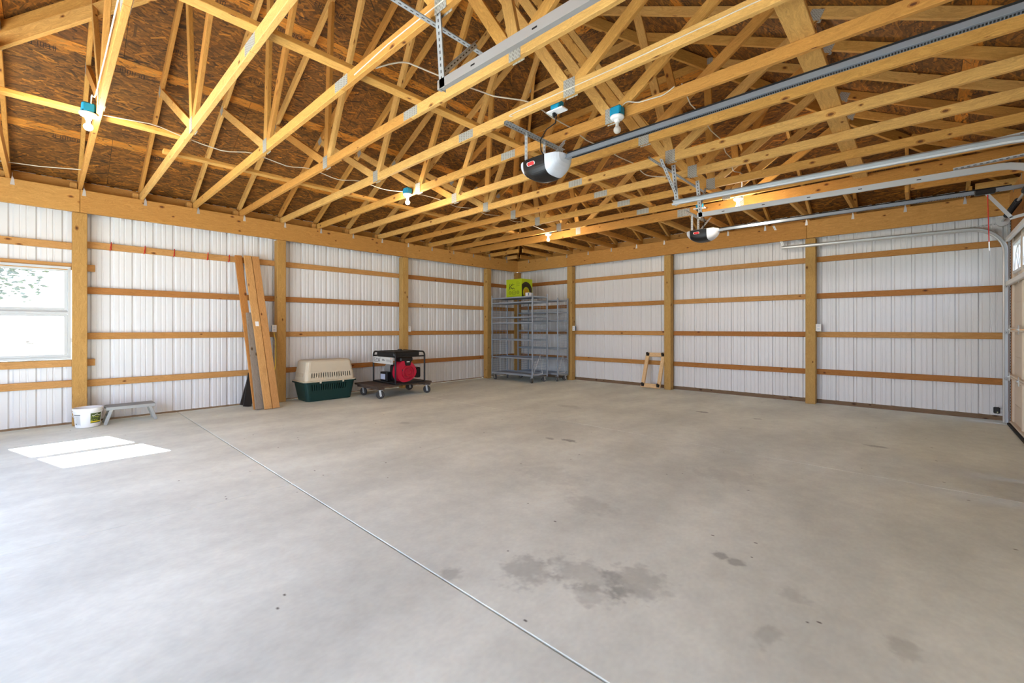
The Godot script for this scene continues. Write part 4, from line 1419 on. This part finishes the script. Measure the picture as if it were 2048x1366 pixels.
# ------------------------------------------------------------------ generator on its dolly
func caster(parent: Node, at: Vector3, r: float, m: Material, turn := 0.0) -> void:
	var mb := MB.new()
	var up := Basis(Vector3.UP, turn)
	mb.lathe([Vector2(0, -0.019), Vector2(r * 0.45, -0.019), Vector2(r * 0.5, -0.014), Vector2(r * 0.93, -0.016), Vector2(r, -0.009), Vector2(r, 0.009), Vector2(r * 0.93, 0.016), Vector2(r * 0.5, 0.014), Vector2(r * 0.45, 0.019), Vector2(0, 0.019)], 22, Transform3D(up * Basis(Vector3.RIGHT, PI / 2), at + Vector3(0, r, 0)))
	var w := obj("caster_wheel", mb, m, parent)
	mb = MB.new()
	for s in [-1.0, 1.0]:
		mb.box(at + up * Vector3(0.012, r * 1.35, s * 0.026), Vector3(0.035, r * 1.5, 0.003), up * Basis(Vector3.BACK, 0.2))
	mb.box(at + up * Vector3(0.02, r * 2.12, 0), Vector3(0.07, 0.006, 0.065), up)
	mb.tube([at + up * Vector3(0, r, -0.03), at + up * Vector3(0, r, 0.03)], 0.006, 8)
	obj("fork", mb, M.galv_dull, w)

func build_generator() -> void:
	var d := thing("platform_dolly", Vector3(0.785, 0, 4.29), "dark wooden platform dolly on four casters under the generator", "dolly")
	for k in 6:
		lumber("plank", Vector3(-0.415 + 0.0692 + k * 0.1385 - 0.069, 0.215, -0.585), Vector3(-0.415 + 0.0692 + k * 0.1385 - 0.069, 0.215, 0.585), 0.136, 0.03, Vector3.RIGHT, M.dolly[0], d)
	for z in [-0.5, 0.5]:
		lumber("cross_board", Vector3(-0.42, 0.180, z), Vector3(0.345, 0.180, z), 0.038, 0.12, Vector3.UP, M.dolly[0], d)
	var tyre := mat(Color(0.20, 0.19, 0.18), 0.7)
	for q in [[-0.33, 0.48, 0.4], [0.30, 0.50, 0.7], [0.30, -0.5, 0.5], [-0.30, -0.5, 1.0]]:
		caster(d, Vector3(q[0], 0.0, q[1]), 0.074, tyre, q[2])
	var g := thing("generator", Vector3(0.785, 0.232, 4.22), "portable generator with a red engine in a black tube frame", "generator")
	# tube frame: two hoops and cross bars
	for z in [0.315, -0.315]:
		var f := MB.new()
		var hoop := [Vector3(-0.385, 0.02, z)]
		for k in 7:
			var a := PI / 2 * k / 6.0
			hoop.append(Vector3(-0.385 + 0.07 - cos(a) * 0.07, 0.51 + sin(a) * 0.07, z))
		for k in 7:
			var a := PI / 2 * k / 6.0
			hoop.append(Vector3(0.385 - 0.07 + sin(a) * 0.07, 0.51 + cos(a) * 0.07, z))
		hoop.append(Vector3(0.385, 0.02, z))
		f.tube(hoop, 0.016, 10)
		f.tube([Vector3(-0.385, 0.016, z), Vector3(0.385, 0.016, z)], 0.016, 10)
		obj("frame_hoop", f, M.darkmetal, g)
	for p in [[-0.385, 0.016], [0.385, 0.016], [0.385, 0.50], [-0.385, 0.50]]:
		var f := MB.new()
		f.tube([Vector3(p[0], p[1], -0.315), Vector3(p[0], p[1], 0.315)], 0.014, 10)
		obj("frame_bar", f, M.darkmetal, g)
	var base := MB.new()
	base.box(Vector3(0, 0.022, 0), Vector3(0.74, 0.012, 0.60), Basis.IDENTITY, 0.003)
	obj("base_plate", base, M.darkmetal, g)
	var tank := MB.new()
	tank.box(Vector3(-0.03, 0.535, 0.0), Vector3(0.62, 0.11, 0.56), Basis.IDENTITY, 0.045)
	for k in 6:
		tank.box(Vector3(-0.26 + k * 0.07, 0.591, 0.12), Vector3(0.03, 0.008, 0.28), Basis.IDENTITY, 0.003)
	var to := obj("fuel_tank", tank, mat(Color(0.07, 0.068, 0.065), 0.55), g)
	var cap := MB.new()
	cap.lathe([Vector2(0, 0.0), Vector2(0.045, 0.0), Vector2(0.045, 0.022), Vector2(0.03, 0.03), Vector2(0, 0.03)], 18, Transform3D(Basis.IDENTITY, Vector3(0.0, 0.592, -0.02)))
	obj("fuel_cap", cap, M.black, to)
	# control panel towards the camera's left side (+z)
	var pi := Image.create(256, 64, false, Image.FORMAT_RGB8)
	pi.fill(Color(0.82, 0.82, 0.80))
	for q in [[10, 14, 5, 26], [10, 14, 22, 4], [10, 36, 22, 4], [26, 26, 5, 14], [38, 14, 26, 5], [48, 14, 5, 27], [68, 14, 5, 27], [86, 14, 5, 27], [68, 36, 22, 5], [77, 24, 4, 14], [92, 10, 6, 6], [10, 46, 84, 3], [120, 20, 30, 4], [120, 28, 44, 3], [120, 34, 36, 3], [176, 24, 60, 2], [176, 32, 50, 2], [176, 40, 56, 2]]:
		pi.fill_rect(Rect2i(q[0], q[1], q[2], q[3]), Color(0.12, 0.12, 0.13))
	for k in 4:
		pi.fill_rect(Rect2i(232, 6 + k * 13, 10, 8), Color(0.85, 0.35, 0.12) if k == 0 else Color(0.35, 0.35, 0.36))
	var pm := mat(Color(1, 1, 1), 0.5)
	pm.albedo_texture = tex(pi)
	var pan := MB.new()
	pan.box(Vector3(-0.03, 0.425, 0.325), Vector3(0.68, 0.125, 0.012), Basis.IDENTITY, 0.0, Vector2.ZERO, true)
	obj("control_panel", pan, pm, g)
	var alt := MB.new()
	alt.lathe([Vector2(0, -0.17), Vector2(0.11, -0.17), Vector2(0.125, -0.15), Vector2(0.125, 0.15), Vector2(0.09, 0.19), Vector2(0, 0.19)], 24, Transform3D(Basis(Vector3.BACK, PI / 2), Vector3(-0.14, 0.23, 0.02)))
	obj("alternator", alt, M.galv_dull, g)
	var bat := MB.new()
	bat.box(Vector3(-0.05, 0.12, 0.235), Vector3(0.24, 0.17, 0.13), Basis.IDENTITY, 0.006)
	var bo := obj("battery", bat, M.black, g)
	bat = MB.new()
	bat.box(Vector3(-0.07, 0.115, 0.3005), Vector3(0.16, 0.10, 0.002))
	obj("battery_label", bat, mat(Color(0.72, 0.76, 0.84), 0.5), bo)
	# engine: round red fan cover facing +x, with recoil ring, black air cleaner above
	var crimson := mat(Color(0.76, 0.07, 0.22), 0.42)
	var en := MB.new()
	var sh := []
	for k in 40:
		var a := TAU * k / 40.0
		var q := 0.205 + 0.012 * cos(3.0 * a + 0.6)
		sh.append(Vector2(cos(a) * q, 0.225 + sin(a) * q * 0.99))
	en.prism(sh, 0.16, Transform3D(Basis(Vector3.UP, PI / 2), Vector3(0.265, 0, 0.055)))
	var eo := obj("engine_cover", en, crimson, g)
	en = MB.new()
	var face := Transform3D(Basis(Vector3.BACK, -PI / 2), Vector3(0.345, 0.20, 0.03))
	en.lathe([Vector2(0.13, 0.0), Vector2(0.125, 0.018), Vector2(0.105, 0.026), Vector2(0.098, 0.012), Vector2(0.075, 0.012), Vector2(0.07, 0.028), Vector2(0.045, 0.03), Vector2(0.04, 0.018), Vector2(0, 0.018)], 30, face)
	obj("recoil_ring", en, mat(Color(0.66, 0.04, 0.17), 0.42), eo)
	en = MB.new()
	en.box(Vector3(0.352, 0.24, 0.135), Vector3(0.02, 0.05, 0.035), Basis.IDENTITY, 0.005)
	obj("pull_grip", en, M.black, eo)
	en = MB.new()
	en.box(Vector3(0.25, 0.445, 0.05), Vector3(0.20, 0.085, 0.27), Basis.IDENTITY, 0.02)
	en.prism([Vector2(-0.075, 0.42), Vector2(0.075, 0.42), Vector2(0.05, 0.33), Vector2(-0.05, 0.33)], 0.03, Transform3D(Basis(Vector3.UP, PI / 2), Vector3(0.34, 0, 0.03)))
	var ac := obj("air_cleaner", en, M.black, g)
	en = MB.new()
	en.box(Vector3(0.356, 0.40, 0.03), Vector3(0.003, 0.016, 0.06))
	obj("badge", en, M.white, ac)
	en = MB.new()
	en.box(Vector3(0.10, 0.19, 0.05), Vector3(0.20, 0.30, 0.32), Basis.IDENTITY, 0.03)
	obj("engine_block", en, M.darkmetal, g)
	en = MB.new()
	en.box(Vector3(0.22, 0.18, -0.24), Vector3(0.16, 0.2, 0.11), Basis.IDENTITY, 0.02)
	obj("muffler", en, mat(Color(0.14, 0.13, 0.13), 0.5, 0.5), g)

# ------------------------------------------------------------------ wire racks in the corner
func build_racks() -> void:
	rack(Vector3(1.035, 0, 1.075), 1.32, 0.56, 2.05, [0.17, 0.55, 0.97, 1.37, 1.50, 1.85, 1.965], "steel shelf trolley in front, lime box on its top")
	rack(Vector3(1.25, 0, 0.46), 1.28, 0.42, 1.97, [0.17, 0.52, 0.76, 1.18, 1.42, 1.62, 1.90], "steel shelf trolley pushed behind the other into the corner")
	# lime carton with black print
	var im := Image.create(256, 256, false, Image.FORMAT_RGB8)
	im.fill(Color(0.66, 0.74, 0.03))
	var blackc := Color(0.10, 0.12, 0.03)
	for c in [[66, 190, 22], [128, 190, 30], [192, 186, 20]]:
		for k in 140:
			var a := TAU * k / 140.0
			im.fill_rect(Rect2i(int(c[0] + cos(a) * c[2]), int(c[1] + sin(a) * c[2]), 4, 4), blackc)
			im.fill_rect(Rect2i(int(c[0] + cos(a) * c[2] * 0.35), int(c[1] + sin(a) * c[2] * 0.35), 3, 3), blackc)
	for q in [[[40, 150], [70, 90]], [[70, 90], [130, 70]], [[60, 130], [120, 120]], [[120, 120], [140, 140]], [[70, 100], [110, 140]], [[60, 60], [50, 120]], [[100, 60], [84, 84]]]:
		for k in 60:
			var s := k / 60.0
			im.fill_rect(Rect2i(int(lerpf(q[0][0], q[1][0], s)), int(lerpf(q[0][1], q[1][1], s)), 6, 5), blackc)
	for k in 5:
		im.fill_rect(Rect2i(168, 40 + k * 14, 40 + (k * 23) % 26, 4), Color(0.45, 0.52, 0.05))
	var sd := Image.create(256, 256, false, Image.FORMAT_RGB8)
	sd.fill(Color(0.66, 0.74, 0.03))
	for y in 256:
		for x in 256:
			var q := Vector2(x - 150, y - 190).length()
			if q < 150 and q > 78 and y > 20 and x > 12:
				sd.set_pixel(x, y, Color(0.16, 0.13, 0.06))
			elif q <= 60:
				sd.set_pixel(x, y, Color(0.72, 0.55, 0.10))
	var t := thing("carton", Vector3(0.975, 1.992, 1.0), "lime green cardboard carton with black print on top of the trolley", "box")
	var parts := [["front_face", Vector3(0, 0.215, 0.19), Vector3(0.50, 0.43, 0.004), im], ["side_face", Vector3(0.252, 0.215, 0), Vector3(0.004, 0.43, 0.376), sd], ["back_face", Vector3(0, 0.215, -0.19), Vector3(0.50, 0.43, 0.004), im], ["side_face", Vector3(-0.252, 0.215, 0), Vector3(0.004, 0.43, 0.376), sd]]
	for p in parts:
		var m := mat(Color(1, 1, 1), 0.6)
		m.albedo_texture = tex(p[3])
		var mb := MB.new()
		mb.box(p[1], p[2], Basis.IDENTITY, 0.0, Vector2.ZERO, true)
		obj(p[0], mb, m, t)
	var mb := MB.new()
	mb.box(Vector3(-0.125, 0.432, 0), Vector3(0.246, 0.004, 0.376))
	mb.box(Vector3(0.125, 0.432, 0), Vector3(0.246, 0.004, 0.376))
	mb.box(Vector3(0, 0.002, 0), Vector3(0.50, 0.004, 0.376))
	obj("top_flap", mb, mat(Color(0.66, 0.74, 0.05), 0.6), t)
	t = thing("small_carton", Vector3(1.40, 1.992, 1.15), "small white carton beside the lime carton on the trolley", "box")
	mb = MB.new()
	mb.box(Vector3(0, 0.045, 0), Vector3(0.11, 0.09, 0.09), Basis.IDENTITY, 0.002)
	obj("carton_body", mb, mat(Color(0.86, 0.87, 0.88), 0.6), t)
	mb = MB.new()
	mb.box(Vector3(0.04, 0.05, 0.0455), Vector3(0.025, 0.06, 0.002))
	obj("printed_patch", mb, mat(Color(0.25, 0.40, 0.62), 0.6), t)

func rack(at: Vector3, w: float, d: float, h: float, shelves: Array, label: String) -> void:
	var t := thing("shelf_trolley", at, label, "trolley", "steel shelf trolleys in the corner")
	for sx in [-1.0, 1.0]:
		for sz in [-1.0, 1.0]:
			var mb := MB.new()
			mb.box(Vector3(sx * (w / 2 - 0.012), (h + 0.13) / 2, sz * (d / 2 - 0.012)), Vector3(0.028, h - 0.13, 0.028), Basis.IDENTITY, 0.004)
			for k in int((h - 0.2) / 0.06):
				mb.box(Vector3(sx * (w / 2 - 0.012), 0.2 + k * 0.06, sz * (d / 2 - 0.012)), Vector3(0.031, 0.02, 0.012))
			obj("upright", mb, M.galv_blue, t)
			caster(t, Vector3(sx * (w / 2 - 0.07), 0, sz * (d / 2 - 0.06)), 0.058, mat(Color(0.30, 0.30, 0.30), 0.6), 0.5 + sx + 0.4 * sz)
	for y in shelves:
		var mb := MB.new()
		var deck: bool = y < 0.2
		mb.box(Vector3(0, y, 0), Vector3(w - 0.03, 0.004, d - 0.04))
		for s in [-1.0, 1.0]:
			mb.box(Vector3(0, y + 0.008, s * (d / 2 - 0.014)), Vector3(w - 0.03, 0.03 if not deck else 0.045, 0.006), Basis.IDENTITY, 0.002)
			mb.box(Vector3(s * (w / 2 - 0.016), y + 0.008, 0), Vector3(0.006, 0.03, d - 0.04), Basis.IDENTITY, 0.002)
		obj("shelf" if not deck else "base_deck", mb, M.galv_blue, t)
	# wire mesh at the ends
	for sx in [-1.0, 1.0]:
		var mb := MB.new()
		var x: float = sx * (w / 2 - 0.006)
		for k in int((h - 0.3) / 0.055):
			var y := 0.24 + k * 0.055
			mb.box(Vector3(x, y, 0), Vector3(0.005, 0.005, d - 0.05))
		for k in 5:
			mb.box(Vector3(x, h / 2 + 0.08, -d / 2 + 0.06 + k * (d - 0.12) / 4), Vector3(0.004, h - 0.25, 0.004))
		obj("end_mesh", mb, M.galv_blue, t)
	# folding prop at the right end
	var pr := MB.new()
	pr.tube([Vector3(w / 2 - 0.03, 0.20, d / 2 - 0.06), Vector3(w / 2 + 0.012, 0.63, 0.02), Vector3(w / 2 - 0.02, 0.20, -0.1)], 0.007, 7)
	pr.tube([Vector3(w / 2 - 0.03, 0.20, d / 2 - 0.06), Vector3(w / 2 - 0.02, 0.20, -0.1)], 0.007, 7)
	obj("tow_bar", pr, M.white, t)

func build_small_things() -> void:
	# wheeled wooden frame leaning on the far wall
	var t := thing("furniture_dolly", Vector3(4.02, 0.0, 0.36), "pale wooden frame dolly with black casters leaning on the far wall", "dolly")
	t.rotation = Vector3(-0.36, 0, 0)
	t.position = Vector3(4.02, 0.028, 0.355)
	var hh := 0.76
	for s in [-1.0, 1.0]:
		lumber("side_rail", Vector3(s * 0.172, 0, 0), Vector3(s * 0.172, hh, 0), 0.075, 0.036, Vector3.RIGHT, M.pale[0], t)
	for y in [0.045, hh - 0.045]:
		lumber("cross_rail", Vector3(-0.133, y, -0.002), Vector3(0.133, y, -0.002), 0.085, 0.036, Vector3.UP, M.pale[0], t)
	for sx in [-1.0, 1.0]:
		for y in [0.05, hh - 0.05]:
			var mb := MB.new()
			mb.box(Vector3(sx * 0.165, y, 0.021), Vector3(0.06, 0.06, 0.004))
			mb.tube([Vector3(sx * 0.165 - 0.014, y + 0.012, 0.055), Vector3(sx * 0.165 + 0.014, y + 0.012, 0.055)], 0.028, 16)
			mb.box(Vector3(sx * 0.165, y + 0.004, 0.035), Vector3(0.04, 0.03, 0.03), Basis.IDENTITY, 0.004)
			obj("caster", mb, M.black, t)
	# safety sensor by the track
	t = thing("safety_sensor", Vector3(8.83, 0.15, 0.1), "small black door sensor with its LED glow painted pale, low on the siding", "sensor")
	var b := MB.new()
	b.box(Vector3(0, 0, 0), Vector3(0.06, 0.085, 0.045), Basis.IDENTITY, 0.008)
	obj("sensor_body", b, M.black, t)
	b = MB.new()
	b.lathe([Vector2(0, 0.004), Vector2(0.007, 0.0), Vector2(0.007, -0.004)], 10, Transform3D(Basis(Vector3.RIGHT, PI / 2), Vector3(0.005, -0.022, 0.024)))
	var gl := mat(Color(0.9, 0.92, 0.75), 0.3)  # glow of the lit LED put into its pale colour, no emission
	obj("sensor_led_pale", b, gl, t)
	b = MB.new()
	b.box(Vector3(0.065, 0, -0.005), Vector3(0.08, 0.03, 0.003))
	obj("bracket", b, M.white, t)
